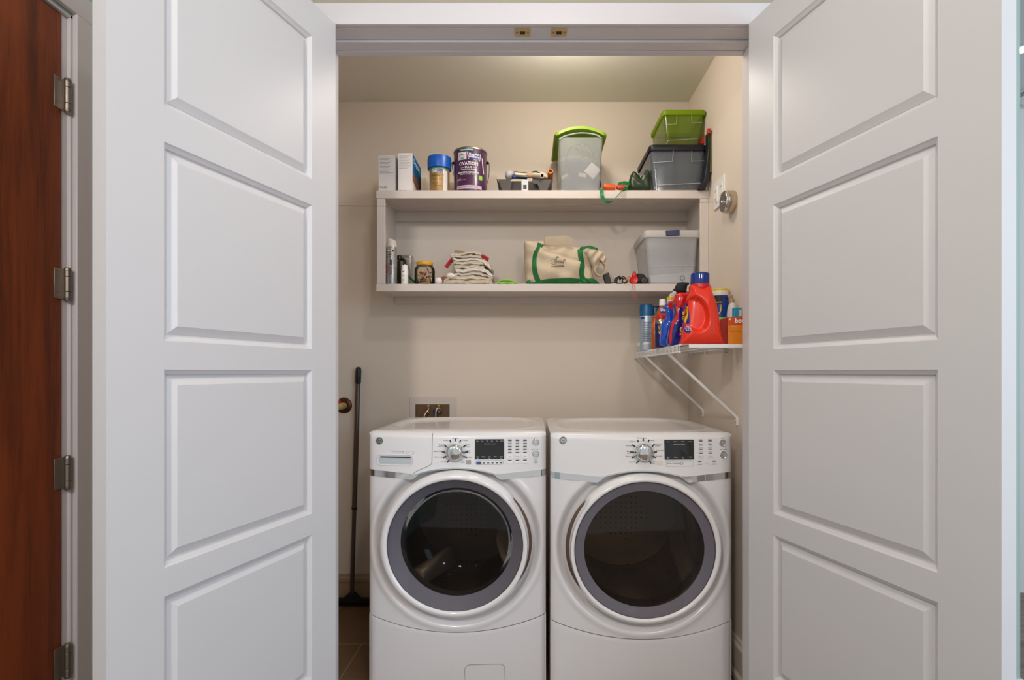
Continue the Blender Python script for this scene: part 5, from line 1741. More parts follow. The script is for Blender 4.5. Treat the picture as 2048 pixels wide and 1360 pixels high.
# clear bin with white lid
t = lidded_bin('storage_box', 'clear storage bin with a white lid and navy clip inside the shelf', WX(1291, 2.62), WX(1396, 2.62), WX(1299, 2.62), WX(1390, 2.62), 2.612, 2.88, ZB, WZ(473, 2.62), WZ(460.5, 2.61), clear_mat('milky_clear', (242, 244, 247), 0.32, diff=(245, 246, 250)), translucent(mat('white_lid', (230, 226, 224), 0.4), 0.45), over=0.010)
b = newbm(); prism_xz(b, [(WX(x, 2.59), WZ(y, 2.59)) for x, y in ((1332, 460.5), (1359.5, 459.5), (1359.5, 470), (1333, 471))], 2.590, 2.604); put('clip', b, mat('navy_clip', (44, 54, 92), 0.4), t, bevel=0.002, label='navy blue clip')
b = newbm(); tube(b, [W(1365 + 4.5 * math.cos(a), 556 + 4.5 * math.sin(a), 2.617) for a in [2 * PI * i / 24 for i in range(24)]], 0.0014, 6, closed=True); put('moulded_ring', b, mat('ring_grey', (110, 112, 114), 0.4), t)
ribs(t, ([(1294, 508), (1393, 503)], [(1297, 533), (1392, 531)]), 2.618, rib, 0.0008)
b = newbm(); patch(b, WX(1302, 2.66), WX(1388, 2.66), 0, 1, lambda u, v: Vector((u, 2.66 + 0.17 * v, ZB + 0.004 + 0.0)), 4, 1)
loft(b, [[Vector((x, y, z)) for x, z in PX([(1300, 550), (1345, 547), (1388, 541), (1388, 565), (1300, 565)], 2.65)] for y in (2.65, 2.85)])
tag(put('white_cloth', b, mat('white_cloth_grey', (214, 212, 214), 0.9), bevel=0.006), 'white folded cloth inside the white lidded bin', 'cloth')

# ================================================================== right wall: outlet, clothesline
t = thing('outlet_plate', 'white two gang electrical wall plate on the right wall', 'outlet', (XR, 2.44, 2.02))
put('cover_plate', bx(XR - 0.007, XR, 2.372, 2.508, 1.962, 2.085), M['white'], t, bevel=0.002)
for yy in (2.408, 2.472):
    put('socket', bx(XR - 0.010, XR - 0.006, yy - 0.017, yy + 0.017, 1.985, 2.060), M['white'], t, bevel=0.002)
    for zz in (2.040, 2.003):
        for q in (-0.006, 0.006):
            put('socket_slot', bx(XR - 0.0105, XR - 0.0098, yy + q - 0.0014, yy + q + 0.0014, zz - 0.005, zz + 0.005), M['darkgap'], t, smooth=0)
t = thing('clothesline_reel', 'round chrome retractable clothesline on the right wall', 'clothesline', (XR, 2.29, 1.94))
cz, cy_ = WZ(404, 2.28), 2.28
b = newbm(); lathe(b, [(0.044, -0.0), (0.046, -0.004), (0.046, -0.034), (0.044, -0.037)], (XR, cy_, cz), axis='x', segs=56); put('case', b, mat('satin_chrome', (196, 184, 168), 0.28, metal=0.95), t)
b = newbm(); lathe(b, [(0.045, -0.036), (0.045, -0.041), (0.041, -0.045), (0.036, -0.044), (0.0, -0.042)], (XR, cy_, cz), axis='x', segs=56); put('face', b, M['chrome'], t, smooth=50)
b = newbm(); lathe(b, [(0.006, -0.042), (0.006, -0.050), (0.003, -0.053), (0.0, -0.053)], (XR, cy_ - 0.0, cz + 0.0), axis='x', segs=24); put('line_stop', b, M['chrome'], t)
b = newbm(); tube(b, [(XR - 0.053, cy_, cz), (0.2, cy_, cz - 0.012), (-0.4, cy_, cz - 0.020), (XL, cy_, cz - 0.012)], 0.0011, 6); put('line', b, mat('grey_line', (110, 96, 84), 0.5), t)

# ================================================================== wire shelf
SZ, SX0, SY0, SY1 = 1.332, 0.552, 2.034, 2.925
wm = mat('white_vinyl_wire', (238, 236, 234), 0.4)
ws2 = thing('wire_shelf', 'white ventilated wire shelf on the right closet wall', 'shelf', (0.70, 2.48, 1.30))
b = newbm()
for x in (SX0, 0.64, 0.74, XR - 0.006): tube(b, [(x, SY0, SZ - 0.0045), (x, SY1, SZ - 0.0045)], 0.003, 8)
tube(b, [(SX0 - 0.001, SY0, SZ - 0.030), (SX0 - 0.001, SY1, SZ - 0.030)], 0.0034, 8)
put('long_rod', b, wm, ws2, smooth=60)
b = newbm()
n = 46
for k in range(n):
    y = SY0 + 0.004 + (SY1 - SY0 - 0.008) * k / (n - 1)
    tube(b, [(XR - 0.003, y, SZ - 0.0012), (SX0 + 0.004, y, SZ - 0.0012), (SX0 - 0.003, y, SZ - 0.005), (SX0 - 0.0035, y, SZ - 0.030)], 0.0013, 6)
o = put('cross_wires', b, wm, ws2, smooth=60); o['kind'] = 'stuff'
for yb_, zb_ in ((2.680, 1.039), (2.236, 1.039)):
    b = newbm()
    ribbon(b, [(SX0 + 0.006, yb_, SZ - 0.030), (XR - 0.012, yb_, zb_ + 0.012), (XR - 0.003, yb_, zb_ + 0.003), (XR - 0.002, yb_, zb_ - 0.028)], (0, 1, 0), [0.012, 0.012, 0.012, 0.012], 0.0105)
    put('brace', b, wm, ws2, bevel=0.0015)
    b = newbm(); lathe(b, [(0.0045, -0.005), (0.003, -0.008), (0, -0.008)], (XR, yb_, zb_ - 0.016), axis='x', segs=16); put('screw', b, M['nickel'], ws2)
for yy in (2.10, 2.35, 2.62, 2.85):
    b = newbm(); tube(b, [(XR, yy, SZ - 0.008), (XR - 0.012, yy, SZ - 0.008), (XR - 0.013, yy, SZ - 0.020), (XR, yy, SZ - 0.022)], 0.0028, 8); put('wall_clip', b, M['lgrey'], ws2)
put('end_bracket', bx(SX0 + 0.03, XR - 0.002, 2.026, 2.030, SZ - 0.014, SZ - 0.001), wm, ws2, bevel=0.001)

S0 = SZ + 0.0008


def bottle(cx, D, prof, segs=36, sx=1, sy=1):
    b = newbm()
    lathe(b, prof, (cx, D, 0), segs=segs, sx=sx, sy=sy)
    return b


# blue capped aerosols
cm_g = mat('blue_cap', (16, 104, 156), 0.35)
bodyw = mat('pale_blue_can', (176, 190, 206), 0.35, metal=0.3)
D = 2.74; cx = WX(1291.5, D) + 0.003; r = 0.0325
t = thing('aerosol_can', 'pale aerosol can with a blue cap, front one of the pair', 'spray can', (cx, D, S0))
put('can_body', bottle(cx, D, [(r * .96, S0), (r, S0 + .004), (r, WZ(633, D)), (r * .94, WZ(630, D))]), bodyw, t)
put('cap', bottle(cx, D, [(r * .99, WZ(632, D)), (r * 1.0, WZ(614, D)), (r * .93, WZ(609.5, D)), (0, WZ(609.5, D))]), cm_g, t)
cmp = (lambda cx, D, r: (lambda off: cylmap(cx, D, r, off)))(cx, D, r)
b = newbm()
for k in range(14): patch(b, -0.026, 0.020 - 0.006 * (k % 3), WZ(646 + k * 3.6, D), WZ(645 + k * 3.6, D), cmp(0.0008), 6, 1)
put('fine_print', b, mat('slate_print', (96, 108, 140), 0.5), t, smooth=0)
b = newbm(); b.faces.new([b.verts.new(cmp(0.001)(-0.026 + 0.011 * math.cos(a), WZ(637, D) + 0.006 * math.sin(a))) for a in [2 * PI * i / 20 for i in range(20)]]); put('logo_oval', b, mat('navy_oval', (30, 70, 130), 0.4), t, smooth=0)
D = 2.82; cx = WX(1306, D) + 0.010; r = 0.0325
t = thing('aerosol_can', 'second blue capped aerosol can, mostly hidden behind the first', 'spray can', (cx, D, S0))
put('can_body', bottle(cx, D, [(r * .96, S0), (r, S0 + .004), (r, WZ(633, D)), (r * .94, WZ(630, D))]), bodyw, t)
put('cap', bottle(cx, D, [(r * .99, WZ(633, D)), (r * 1.0, WZ(617, D)), (r * .93, WZ(613, D)), (0, WZ(613, D))]), mat('teal_blue_cap', (18, 84, 128), 0.35), t)
# small pots at the far edge
D = 2.86; cx = 0.574
t = thing('small_jar', 'small plain white jar at the far end of the wire shelf', 'jar', (cx, D, S0)); put('jar_body', bottle(cx, D, [(0.019, S0), (0.020, S0 + 0.003), (0.020, S0 + 0.030)]), mat('milk_glass', (196, 202, 206), 0.3), t); put('lid', bottle(cx, D, [(0.0205, S0 + 0.030), (0.0205, S0 + 0.044), (0.019, S0 + 0.046)]), M['white'], t)
D = 2.655; cx = WX(1284, D) + 0.022
t = thing('small_jar', 'small white printed jar in front of the aerosol cans', 'jar', (cx, D, S0)); put('jar_body', bottle(cx, D, [(0.016, S0), (0.017, S0 + 0.003), (0.017, S0 + 0.028)]), mat('pale_print_jar', (190, 200, 214), 0.3), t); put('lid', bottle(cx, D, [(0.0175, S0 + 0.028), (0.0175, S0 + 0.036), (0.016, S0 + 0.038)]), M['white'], t)
# small clear bottle
D = 2.575; cx = WX(1297, D) + 0.028
t = thing('clear_bottle', 'small clear square bottle with a pale printed label', 'bottle', (cx, D, S0))
b = newbm(); loft(b, [[Vector((x, y, z)) for x, y in rrect(cx - .0155, cx + .0155, D - .014, D + .014, .004)] for z in (S0, WZ(664, D))]); put('bottle_body', b, clear_mat('pinkish_clear', (226, 206, 190), 0.25, diff=(190, 160, 140)), t)
b = newbm(); patch(b, cx - 0.002, cx + 0.011, S0 + 0.006, WZ(668, D), flatmap(D - 0.0148), 1, 1); put('label', b, mat('cream_label', (226, 210, 190), 0.5), t, smooth=0)
b = newbm(); text(b, 'NEUTRAL', cx + 0.008, S0 + 0.010, 0.010, flatmap(D - 0.0155), align='LEFT', rot=PI / 2); put('lettering', b, M['print'], t, smooth=0)
put('cap', bottle(cx, D, [(0.009, WZ(664, D)), (0.009, WZ(661, D)), (0.008, WZ(660.6, D))]), mat('pinkish_cap', (190, 170, 160), 0.4), t)
# orange pump bottle
D = 2.50; cx = WX(1304, D) + 0.012
og = mat('orange_plastic', (216, 92, 22), 0.35)
t = thing('pump_bottle', 'slim orange pump spray bottle', 'bottle', (cx, D, S0))
put('bottle_body', bottle(cx, D, [(0.0125, S0), (0.0145, S0 + .004), (0.0145, WZ(666, D)), (0.012, WZ(660, D)), (0.008, WZ(657, D))]), mat('amber_orange', (170, 78, 26), 0.25), t)
put('collar', bottle(cx, D, [(0.0105, WZ(660, D)), (0.0115, WZ(655, D)), (0.0105, WZ(646, D)), (0.006, WZ(642, D)), (0.005, WZ(636, D))]), og, t)
b = newbm(); tube(b, [(cx + 0.006, D, WZ(633.5, D)), (cx - 0.004, D, WZ(633, D)), (cx - 0.016, D - 0.004, WZ(633.5, D))], [0.006, 0.006, 0.0035], 12); put('nozzle', b, og, t)
# amber soap bottle
D = 2.575; cx = WX(1325, D)
t = thing('soap_bottle', 'amber dish soap bottle with a white flip cap and blue label', 'bottle', (cx, D, S0))
put('bottle_body', bottle(cx, D, [(0.027, S0), (0.031, S0 + .006), (0.031, S0 + 0.12), (0.0325, WZ(640, D)), (0.030, WZ(628, D)), (0.020, WZ(617, D)), (0.011, WZ(611, D))], sy=0.7), mat('amber_liquid', (176, 74, 20), 0.08, coat=0.6), t)
put('cap', bottle(cx, D, [(0.0135, WZ(612, D)), (0.0155, WZ(611, D)), (0.0145, WZ(601, D)), (0.0125, WZ(598.5, D)), (0, WZ(598.5, D))]), M['white'], t)
b = newbm(); patch(b, -0.016, 0.025, WZ(626, D), WZ(615.5, D), lambda u, v: Vector((cx + u, D - 0.0235 - 0.0 * u, v)), 6, 1); put('label', b, mat('royal_label', (24, 84, 170), 0.35), t, smooth=0)
b = newbm(); text(b, 'Dawn', cx + 0.005, WZ(623, D), 0.017, flatmap(D - 0.0245), fat=0.0004); put('lettering', b, M['whitep'], t, smooth=0)
# lubricant can
D = 2.36; cx = WX(1321.5, D) + 0.002; r = 0.0265
t = thing('lubricant_can', 'navy and yellow lubricant spray can with a red cap', 'spray can', (cx, D, S0))
put('can_body', bottle(cx, D, [(r * .96, S0), (r, S0 + .003), (r, WZ(648, D)), (r * .98, WZ(647, D))]), mat('navy_can', (16, 28, 92), 0.3), t)
put('shoulder', bottle(cx, D, [(r * 1.0, WZ(648, D)), (r * .98, WZ(645, D)), (r * .8, WZ(640.5, D)), (r * .7, WZ(639.5, D))]), M['nickel'], t)
put('cap', bottle(cx, D, [(r * .74, WZ(640.5, D)), (r * .72, WZ(631, D)), (r * .5, WZ(629, D)), (0, WZ(629, D))]), mat('red_cap', (196, 34, 40), 0.35), t)
cmp = (lambda cx, D, r: (lambda off: cylmap(cx, D, r, off)))(cx, D, r)
b = newbm(); b.faces.new([b.verts.new(cmp(0.0008)(u, v)) for u, v in ((-0.017, WZ(667, D)), (-0.017, WZ(652, D)), (0.012, WZ(652, D)), (0.012, WZ(670, D)), (-0.006, WZ(671, D)))]); put('yellow_shield', b, mat('yellow_print', (232, 200, 30), 0.4), t, smooth=0)
b = newbm(); text(b, 'WD', -0.002, WZ(664, D), 0.018, cmp(0.0014), fat=0.0008); put('shield_lettering', b, mat('navy_print', (16, 28, 92), 0.4), t, smooth=0)
b = newbm(); text(b, 'Lubricant', 0.000, WZ(690, D), 0.0135, cmp(0.0012), align='LEFT', rot=PI / 2, fat=0.0003); put('lettering', b, M['whitep'], t, smooth=0)
# blue bottle with yellow collar
D = 2.27
t = thing('blue_spray_bottle', 'blue spray bottle with a yellow collar behind the black trigger bottle', 'bottle', (WX(1336, D), D, S0))
I = Inflate(PX([(1322, 690.5), (1321, 668), (1324, 648), (1332, 634), (1334, 622), (1331, 611), (1334, 604), (1348, 603), (1352, 612), (1352, 650), (1353, 690.5)], D), D, 0.028, 0.028, e=2.6)
put('bottle_body', I.build(), mat('blue_plastic', (16, 74, 190), 0.12, coat=0.5), t, smooth=60)
b = newbm(); prism_xz(b, PX([(1332.5, 612), (1335, 606), (1349, 604), (1351, 619), (1345, 622), (1338, 620)], D), I.depth(WX(1344, D), WZ(612, D)) - 0.004, D - 0.01); put('red_sleeve', b, mat('red_sleeve', (204, 30, 34), 0.3), t, bevel=0.003)
put('collar', bottle(WX(1341, D), D, [(0.0145, WZ(603.5, D)), (0.0150, WZ(602, D))]), M['white'], t)
put('yellow_collar', bottle(WX(1341, D), D, [(0.0145, WZ(602, D)), (0.0145, WZ(594, D)), (0.011, WZ(593, D))]), mat('yellow_plastic', (232, 186, 20), 0.35), t)
b = newbm(); prism_xz(b, PX([(1338, 594), (1340, 588), (1346, 584), (1350, 581), (1352, 586), (1350, 594)], D), D - 0.009, D + 0.009); put('trigger_head', b, M['lgrey'], t, bevel=0.003)
# blue bottle with black trigger and red sleeve
D = 2.165
t = thing('trigger_spray_bottle', 'dark blue stain remover bottle with red sleeve and black trigger', 'bottle', (WX(1352, D), D, S0))
I = Inflate(PX([(1336, 690), (1337, 664), (1340, 648), (1346, 638), (1348, 626), (1346, 612), (1350, 600), (1352, 596), (1374, 596), (1376, 612), (1374, 650), (1372, 690)], D), D, 0.030, 0.030, e=2.8)
put('bottle_body', I.build(), mat('deep_blue_plastic', (10, 34, 120), 0.1, coat=0.6, var=0.5, vscale=18), t, smooth=60)
f = I.fn(0.0012)
b = newbm(); band(b, PX([(1338.5, 689), (1338.5, 668), (1342, 650), (1349, 640), (1351, 628), (1349, 614)], D), (0.008, 0.012), f, 3); put('red_stripe', b, mat('red_stripe', (206, 34, 50), 0.3), t)
b = newbm()
pts = PX([(1347.5, 612), (1346, 602), (1350, 589), (1357, 585), (1374, 585), (1377, 604), (1376, 624), (1366, 626), (1360, 621), (1354, 617), (1351, 624)], D)
R2 = Inflate(pts, D, 0.034, 0.033, e=3, sm=False); put('red_sleeve', R2.build(), mat('red_sleeve_b', (204, 16, 22), 0.25, coat=0.4), t, smooth=60)
b = Inflate(PX([(1350, 581), (1350.5, 573), (1355, 566), (1364, 564.5), (1377, 566), (1378, 569), (1374, 572), (1372, 585), (1356, 585.5)], D), D, 0.016, 0.016, e=3, sm=False).build(); put('trigger_head', b, M['blackm'], t, smooth=50)
b = newbm(); prism_xz(b, PX([(1349, 576), (1346, 580), (1349, 583), (1353, 580)], D), D - 0.007, D + 0.007); put('nozzle', b, M['black'], t, bevel=0.002)
b = newbm(); text(b, 'O', WX(1361.5, D), WZ(665, D), 0.030, f, fat=0.0012); put('label_letter', b, mat('cream_print', (232, 214, 170), 0.4), t, smooth=0)
b = newbm(); text(b, 'O', WX(1361.5, D), WZ(664.3, D), 0.024, I.fn(0.0018), fat=0.0003); put('label_letter', b, mat('gold_print', (196, 140, 50), 0.4), t, smooth=0)
b = newbm(); patch(b, WX(1355, D), WX(1369, D), WZ(672, D), WZ(666, D), f, 4, 1); put('red_label', b, mat('red_label', (190, 36, 36), 0.4), t, smooth=0)
b = newbm(); text(b, 'MAX', WX(1361, D), WZ(671, D), 0.0095, I.fn(0.0018), fat=0.0003); put('lettering', b, M['whitep'], t, smooth=0)
# red detergent jug
D = 2.062
def jug_mod(x, z):
    u = (x - WX(1387, D)) / (0.044); v = (z - WZ(630, D)) / 0.066
    u += 0.18 * v
    q = math.hypot(u, v)
    return 0.030 * sstep((1.08 - q) / 0.28)
jug = Inflate(PX([(1365, 690), (1363, 680), (1366, 655), (1371, 622), (1374, 600), (1377, 588), (1380.5, 580), (1381, 571), (1418, 571), (1419.5, 579), (1425, 592), (1431, 612), (1436, 640), (1440, 668), (1441.5, 682), (1440, 690)], D), D, 0.050, 0.046, e=2.8, mod=jug_mod, n=180)
jug.c = Vector((WX(1402, D), WZ(640, D)))
jug.R = [jug._ray(2 * PI * i / jug.n) for i in range(jug.n)]
t = thing('detergent_jug', 'large red laundry detergent jug with a blue screw cap', 'bottle', (WX(1402, D), D, S0))
put('jug_body', jug.build(rings=40), mat('red_orange_plastic', (238, 52, 24), 0.28, coat=0.2), t, smooth=70)
f = jug.fn(0.0012)
cc = WX(1400, D)
put('neck_ring', bottle(cc, D, [(0.0352, WZ(579, D)), (0.0362, WZ(577, D)), (0.0362, WZ(571, D)), (0.034, WZ(569, D))]), mat('red_ring', (206, 24, 20), 0.35), t)
put('cap', bottle(cc, D, [(0.0345, WZ(570, D)), (0.0345, WZ(551, D)), (0.0335, WZ(548, D)), (0.030, WZ(546.5, D)), (0, WZ(546.5, D))]), clear_mat('blue_cap_plastic', (20, 60, 170), 0.72, rough=0.1, diff=(12, 56, 150)), t)
b = newbm()
lab = PX([(1368, 667), (1365, 661), (1366.5, 648), (1369, 628), (1372, 606), (1374.5, 606), (1376.5, 620), (1377.5, 640), (1377, 660), (1373, 667)], D)
for k in range(6): pass
c0 = Vector((sum(p[0] for p in lab) / len(lab), sum(p[1] for p in lab) / len(lab)))
P_ = smooth_closed(lab)
cv = b.verts.new(f(c0.x, c0.y)); prev = None
for q in (0.33, 0.66, 1.0):
    ring = [b.verts.new(f(c0.x + (p.x - c0.x) * q, c0.y + (p.y - c0.y) * q)) for p in P_]
    for i in range(len(ring)):
        j = (i + 1) % len(ring)
        if prev: b.faces.new((prev[i], prev[j], ring[j], ring[i]))
        else: b.faces.new((cv, ring[i], ring[j]))
    prev = ring
put('label', b, mat('navy_label', (40, 40, 120), 0.3), t)
def oval(b, x, y, rx, ry, off, tilt=0.0, n=24):
    vs = []
    for i in range(n):
        a = 2 * PI * i / n
        u, v = rx * math.cos(a), ry * math.sin(a)
        xx, yy = x + u * math.cos(tilt) - v * math.sin(tilt), y + u * math.sin(tilt) + v * math.cos(tilt)
        p = PX([(xx, yy)], D)[0]
        vs.append(b.verts.new(jug.fn(off)(*p)))
    c = b.verts.new(jug.fn(off)(*PX([(x, y)], D)[0]))
    for i in range(n): b.faces.new((c, vs[i], vs[(i + 1) % n]))
b = newbm(); oval(b, 1371.7, 629, 3.2, 17.5, 0.0022, 0.13); put('yellow_oval', b, mat('label_yellow', (240, 190, 30), 0.35), t)
b = newbm(); oval(b, 1372.2, 621, 2.0, 8.5, 0.0028, 0.13); oval(b, 1370.4, 640, 1.9, 5, 0.0028, 0.13); put('orange_ring', b, mat('label_orange', (226, 110, 24), 0.35), t)
b = newbm(); patch(b, WX(1366.8, D), WX(1376.8, D), WZ(655, D), WZ(648.5, D), jug.fn(0.0024), 4, 2); put('pink_band', b, mat('label_pink', (206, 40, 120), 0.35), t, smooth=0)
b = newbm(); text(b, 'Tide', WX(1371.4, D), WZ(633.5, D), 0.019, jug.fn(0.0034), rot=1.35, sx=0.9, fat=0.0004); put('lettering', b, mat('label_blue_text', (30, 40, 130), 0.4), t, smooth=0)
b = newbm()
for k, s in enumerate(('HE', 'Original', '32 LOADS', '46 FL OZ')): text(b, s, WX(1371.8, D), WZ(651.5 + 3.6 * k, D), 0.0058, jug.fn(0.003), sx=0.8, fat=0.0001)
put('fine_print', b, M['whitep'], t, smooth=0)
b = newbm(); tube(b, smooth_open([f(*PX([(x, y)], D)[0]) for x, y in ((1419, 618), (1418.5, 640), (1417.5, 665), (1417, 686))], 6), 0.0011, 6); put('level_stripe', b, mat('stripe_grey', (190, 100, 84), 0.4), t)
# wipes canister on a small carton
D = 2.33; cx = WX(1440, D); r = 0.0345
z0 = WZ(652, D)
b = bx(0.755, 0.832, 2.285, 2.40, S0, z0 - 0.001)
tag(put('brown_carton', b, mat('brown_carton', (112, 70, 52), 0.7), bevel=0.002), 'low brown carton under the wipes canister', 'box')
t = thing('wipes_canister', 'round blue and yellow cleaning wipes canister with a yellow rimmed lid', 'canister', (cx, D, z0))
put('canister_base', bottle(cx, D, [(r * .95, z0), (r, z0 + .003), (r, WZ(637, D))]), M['white'], t)
put('label', bottle(cx, D, [(r, WZ(638, D)), (r * 1.012, WZ(638, D)), (r * 1.012, WZ(592, D)), (r, WZ(592, D))]), mat('wipes_blue', (16, 60, 150), 0.3), t)
cmp = (lambda cx, D, r: (lambda off: cylmap(cx, D, r, off)))(cx, D, r * 1.012)
b = newbm(); patch(b, -0.050, -0.004, WZ(610, D), WZ(593, D), cmp(0.0005), 8, 1); put('black_panel', b, M['printd'], t, smooth=0)
b = newbm(); b.faces.new([b.verts.new(cmp(0.0006)(u, v)) for u, v in ((-0.030, WZ(611, D)), (-0.006, WZ(611, D)), (-0.006, WZ(622, D)), (-0.010, WZ(627, D)), (-0.018, WZ(629, D)), (-0.026, WZ(626, D)))]); put('yellow_panel', b, mat('wipes_yellow', (232, 206, 40), 0.35), t, smooth=0)
b = newbm(); text(b, 'SCAN FOR', -0.018, WZ(607.5, D), 0.0065, cmp(0.001), fat=0.0002); put('yellow_lettering', b, mat('wipes_yellow_text', (236, 200, 60), 0.4), t, smooth=0)
b = newbm()
for k in range(4): text(b, 'kills germs', -0.017, WZ(614 + 3.6 * k, D), 0.0055, cmp(0.001))
put('dark_lettering', b, mat('olive_text', (70, 66, 30), 0.4), t, smooth=0)
b = newbm(); patch(b, -0.050, 0.040, WZ(638.5, D), WZ(635.8, D), cmp(0.0007), 12, 1); put('lime_band', b, mat('wipes_lime', (140, 200, 50), 0.4), t, smooth=0)
b = newbm(); patch(b, 0.010, 0.024, WZ(601, D), WZ(595, D), cmp(0.0007), 4, 1); put('dark_patch', b, M['printd'], t, smooth=0)
put('lid', bottle(cx, D, [(r * 1.03, WZ(592, D)), (r * 1.04, WZ(590, D)), (r * 1.02, WZ(582.5, D))]), mat('lid_white_w', (226, 220, 208), 0.35), t)
put('lid_rim', bottle(cx, D, [(r * 1.03, WZ(582.5, D)), (r * 1.05, WZ(581, D)), (r * 1.03, WZ(578.7, D)), (r * .9, WZ(578.2, D))]), mat('lid_yellow', (230, 196, 60), 0.35), t)
# white bottle, blue packet, orange box
D = 2.235; cx = WX(1464, D)
t = thing('white_bottle', 'white bottle with a tan cap between the wipes and the packet', 'bottle', (cx, D, S0))
put('bottle_body', bottle(cx, D, [(0.022, S0), (0.023, S0 + .004), (0.022, WZ(628, D)), (0.019, WZ(616, D)), (0.012, WZ(606, D))], sx=.9), mat('white_translucent', (214, 208, 202), 0.3), t)
b = newbm(); tube(b, smooth_open([(cx, D, WZ(607, D)), (cx - 0.003, D, WZ(598, D)), (cx - 0.010, D, WZ(590, D))], 4), [0.012] * 4 + [0.010] * 4 + [0.007], 14); put('cap', b, mat('tan_cap', (166, 142, 112), 0.4), t)
b = bx(WX(1468.5, 2.175), 0.834, 2.175, 2.20, S0, WZ(615, 2.175))
t = thing('sponge_packet', 'blue packet standing behind the orange box', 'packet', (0.82, 2.187, S0)); put('packet_body', b, mat('sky_blue_packet', (30, 150, 190), 0.35), t, bevel=0.002)
b = newbm(); patch(b, WX(1478, 2.175), 0.833, WZ(632, 2.175), WZ(620, 2.175), flatmap(2.1744), 1, 1); put('pale_patch', b, mat('pale_packet_patch', (214, 196, 180), 0.5), t, smooth=0)
X0_, D = WX(1456, 2.06), 2.06
t = thing('dryer_sheet_box', 'orange box of dryer sheets at the near end of the wire shelf', 'box', ((X0_ + .835) / 2, 2.10, S0))
zt = WZ(634.5, D)
put('box_body', bx(X0_, 0.835, D, 2.146, S0, zt), mat('orange_box', (236, 140, 34), 0.4), t, bevel=0.001)
b = newbm(); patch(b, X0_ + .0005, .8345, WZ(650, D), zt - .0005, flatmap(D - 0.0006), 1, 1); put('red_orange_top', b, mat('red_orange_print', (224, 84, 24), 0.4), t, smooth=0)
b = newbm(); patch(b, D + .0005, 2.1455, S0 + .0005, zt - .0005, lambda u, v: Vector((X0_ - .0006, u, v)), 1, 1); put('side_print', b, mat('red_side_print', (190, 40, 28), 0.4), t, smooth=0)
b = newbm(); text(b, 'bounce', WX(1469.5, D), WZ(645.5, D), 0.024, flatmap(D - 0.0014), align='LEFT', fat=0.0008); text(b, 'fresh linen', WX(1463, D), WZ(654, D), 0.005, flatmap(D - 0.0014), align='LEFT')
b.faces.new([b.verts.new(Vector((WX(1459.5 + 2 * math.cos(a), D), D - 0.0014, WZ(638.5 + 2 * math.sin(a), D)))) for a in [2 * PI * i / 16 for i in range(16)]])
put('lettering', b, M['whitep'], t, smooth=0)
b = newbm(); tube(b, [(WX(x, D), D - 0.0008, WZ(y, D)) for x, y in ((1457, 642), (1458.5, 661), (1462, 663.5), (1484, 663.5))], 0.0004, 5); put('box_crease', b, mat('crease_orange', (150, 70, 20), 0.5), t)

# ================================================================== wall fittings and broom
# washer outlet box
ob = thing('washer_outlet_box', 'white recessed water supply box in the wall above the washer', 'outlet box', (WX(866, DW), DW, 1.1))
X0, X1, Z1 = WX(820, DW), WX(913, DW), WZ(794, DW)
i0, i1, iz1, iz0 = WX(831, DW), WX(899.5, DW), WZ(808.5, DW), WZ(845, DW)
b = newbm()
box(b, X0, i0, DW - 0.006, DW - 0.0005, iz0 - 0.02, Z1); box(b, i1, X1, DW - 0.006, DW - 0.0005, iz0 - 0.02, Z1)
box(b, i0, i1, DW - 0.006, DW - 0.0005, iz1, Z1); box(b, i0, i1, DW - 0.006, DW - 0.0005, iz0 - 0.02, iz0)
put('frame', b, mat('pale_frame', (208, 198, 188), 0.5), ob, smooth=0)
b = newbm(); box(b, i0 + .001, i1 - .001, DW - 0.0035, DW - 0.001, iz0, iz1); put('box_back', b, mat('box_inside_tan', (96, 70, 40), 0.6), ob, smooth=0)
for x, col, mm in ((858, (190, 40, 30), 'red_valve_tag'), (878.5, (30, 60, 140), 'blue_valve_tag')):
    b = newbm(); lathe(b, [(0.0075, WZ(815, DW)), (0.0095, WZ(812, DW)), (0.006, WZ(809.5, DW))], (WX(x, DW), DW - 0.014, 0), segs=20); lathe(b, [(0.006, WZ(826, DW)), (0.008, WZ(815, DW))], (WX(x, DW), DW - 0.014, 0), segs=16); put('valve', b, M['brass'], ob)
    b = newbm(); tube(b, smooth_open([W(x, 817, DW - 0.024), W(x - 2, 821, DW - 0.030), W(x - 8, 829, DW - 0.036), W(x - 12, 842, DW - 0.042)] if x < 870 else [W(x + 3, 826, DW - 0.02), W(x + 1, 818, DW - 0.028), W(x - 4, 817, DW - 0.032), W(x - 7, 826, DW - 0.036), W(x - 7, 842, DW - 0.04)], 5), 0.0055, 12); put('hose', b, M['nickel'], ob)
    b = newbm(); lathe(b, [(0.0085, WZ(827, DW)), (0.0085, WZ(819, DW))], (WX(x - (4 if x < 870 else 8), DW), DW - 0.016, 0), segs=18); put('valve_tag', b, mat(mm, col, 0.4), ob)
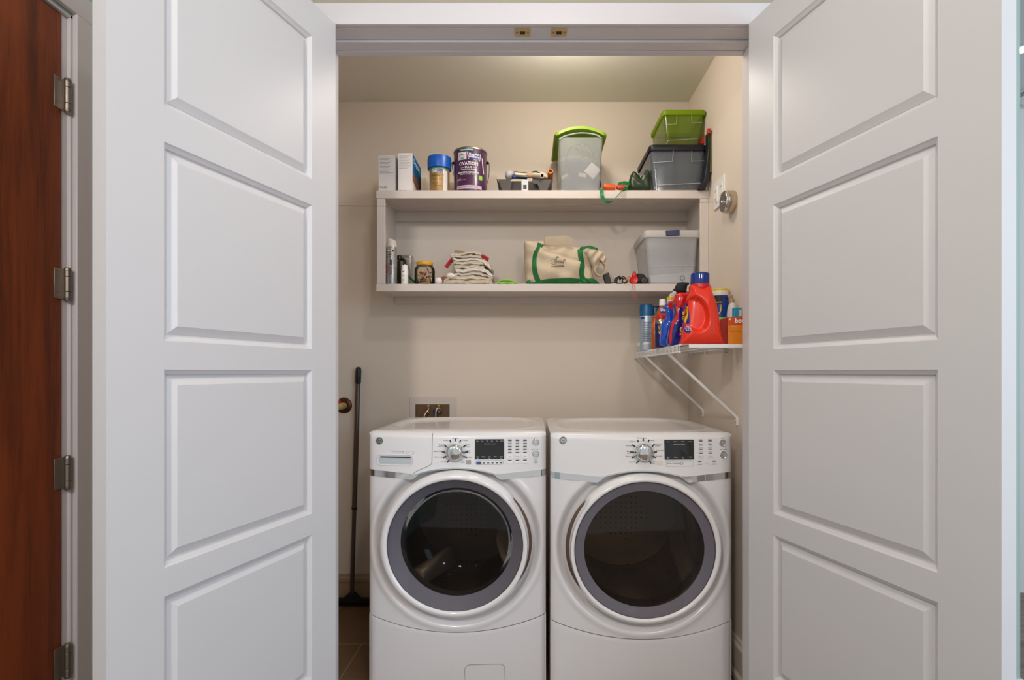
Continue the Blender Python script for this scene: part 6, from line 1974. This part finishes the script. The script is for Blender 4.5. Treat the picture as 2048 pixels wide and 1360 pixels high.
# shutoff valve at the left
t = thing('shutoff_valve', 'brass shutoff valve with red cap sticking out of the wall behind the left door', 'valve', (WX(690, DW), DW, WZ(811, DW)))
c = W(688, 811, DW)
b = newbm(); lathe(b, [(0.0, -0.012), (0.030, -0.012), (0.040, -0.007), (0.043, 0.0)], c, axis='y', segs=40); put('wall_plate', b, mat('dark_bronze', (88, 56, 34), 0.35, metal=0.7), t)
b = newbm(); tube(b, [c + Vector((0.004, -0.01, 0)), c + Vector((-0.004, -0.045, -0.002)), c + Vector((-0.028, -0.05, -0.006))], [0.017, 0.018, 0.014], 20); put('valve_body', b, mat('cream_brass', (206, 180, 120), 0.4, metal=0.3), t)
b = newbm(); lathe(b, [(0.0105, 0.0), (0.0115, 0.003), (0.0115, 0.016), (0.009, 0.019)], c + Vector((-0.014, -0.045, 0.014)), segs=24); put('cap', b, mat('valve_red', (204, 26, 22), 0.35), t)
# floor squeegee
D0, D1 = 2.880, 2.906
t = thing('squeegee', 'floor squeegee broom with a long dark pole leaning on the back wall', 'broom', W(703, 1200, D0) * 1.0)
p0, p1 = W(704, 1187, D0), W(717, 734, D1)
mp = p0.lerp(p1, 0.375)
b = newbm(); tube(b, [p0, mp], 0.0105, 20); tube(b, [mp, p0.lerp(p1, .93)], 0.0125, 20); put('pole', b, mat('brown_grey_metal', (98, 84, 74), 0.35, metal=0.6), t)
b = newbm(); tube(b, [p0.lerp(p1, .37), p0.lerp(p1, .38)], 0.0145, 20); put('pole_joint', b, M['black'], t)
b = newbm(); tube(b, [p0.lerp(p1, .925), p0.lerp(p1, .93), p0.lerp(p1, .985), p1 + Vector((0, 0, -.003)), p1], [0.0130, 0.0150, 0.0150, 0.012, 0.005], 20); put('grip', b, M['black'], t)
xc = WX(704, D0)
b = newbm(); prism_xz(b, [(xc - 0.012, WZ(1184, D0)), (xc + 0.012, WZ(1184, D0)), (xc + 0.045, WZ(1196, D0)), (xc + 0.19, WZ(1197, D0)), (xc + 0.19, 0.022), (xc - 0.19, 0.022), (xc - 0.19, WZ(1197, D0)), (xc - 0.045, WZ(1196, D0))], D0 - 0.012, D0 + 0.012)
put('head', b, M['blackm'], t, bevel=0.003)
put('rubber_blade', bx(xc - 0.19, xc + 0.19, D0 - 0.003, D0 + 0.003, 0.0015, 0.024), M['black'], t, bevel=0.001)
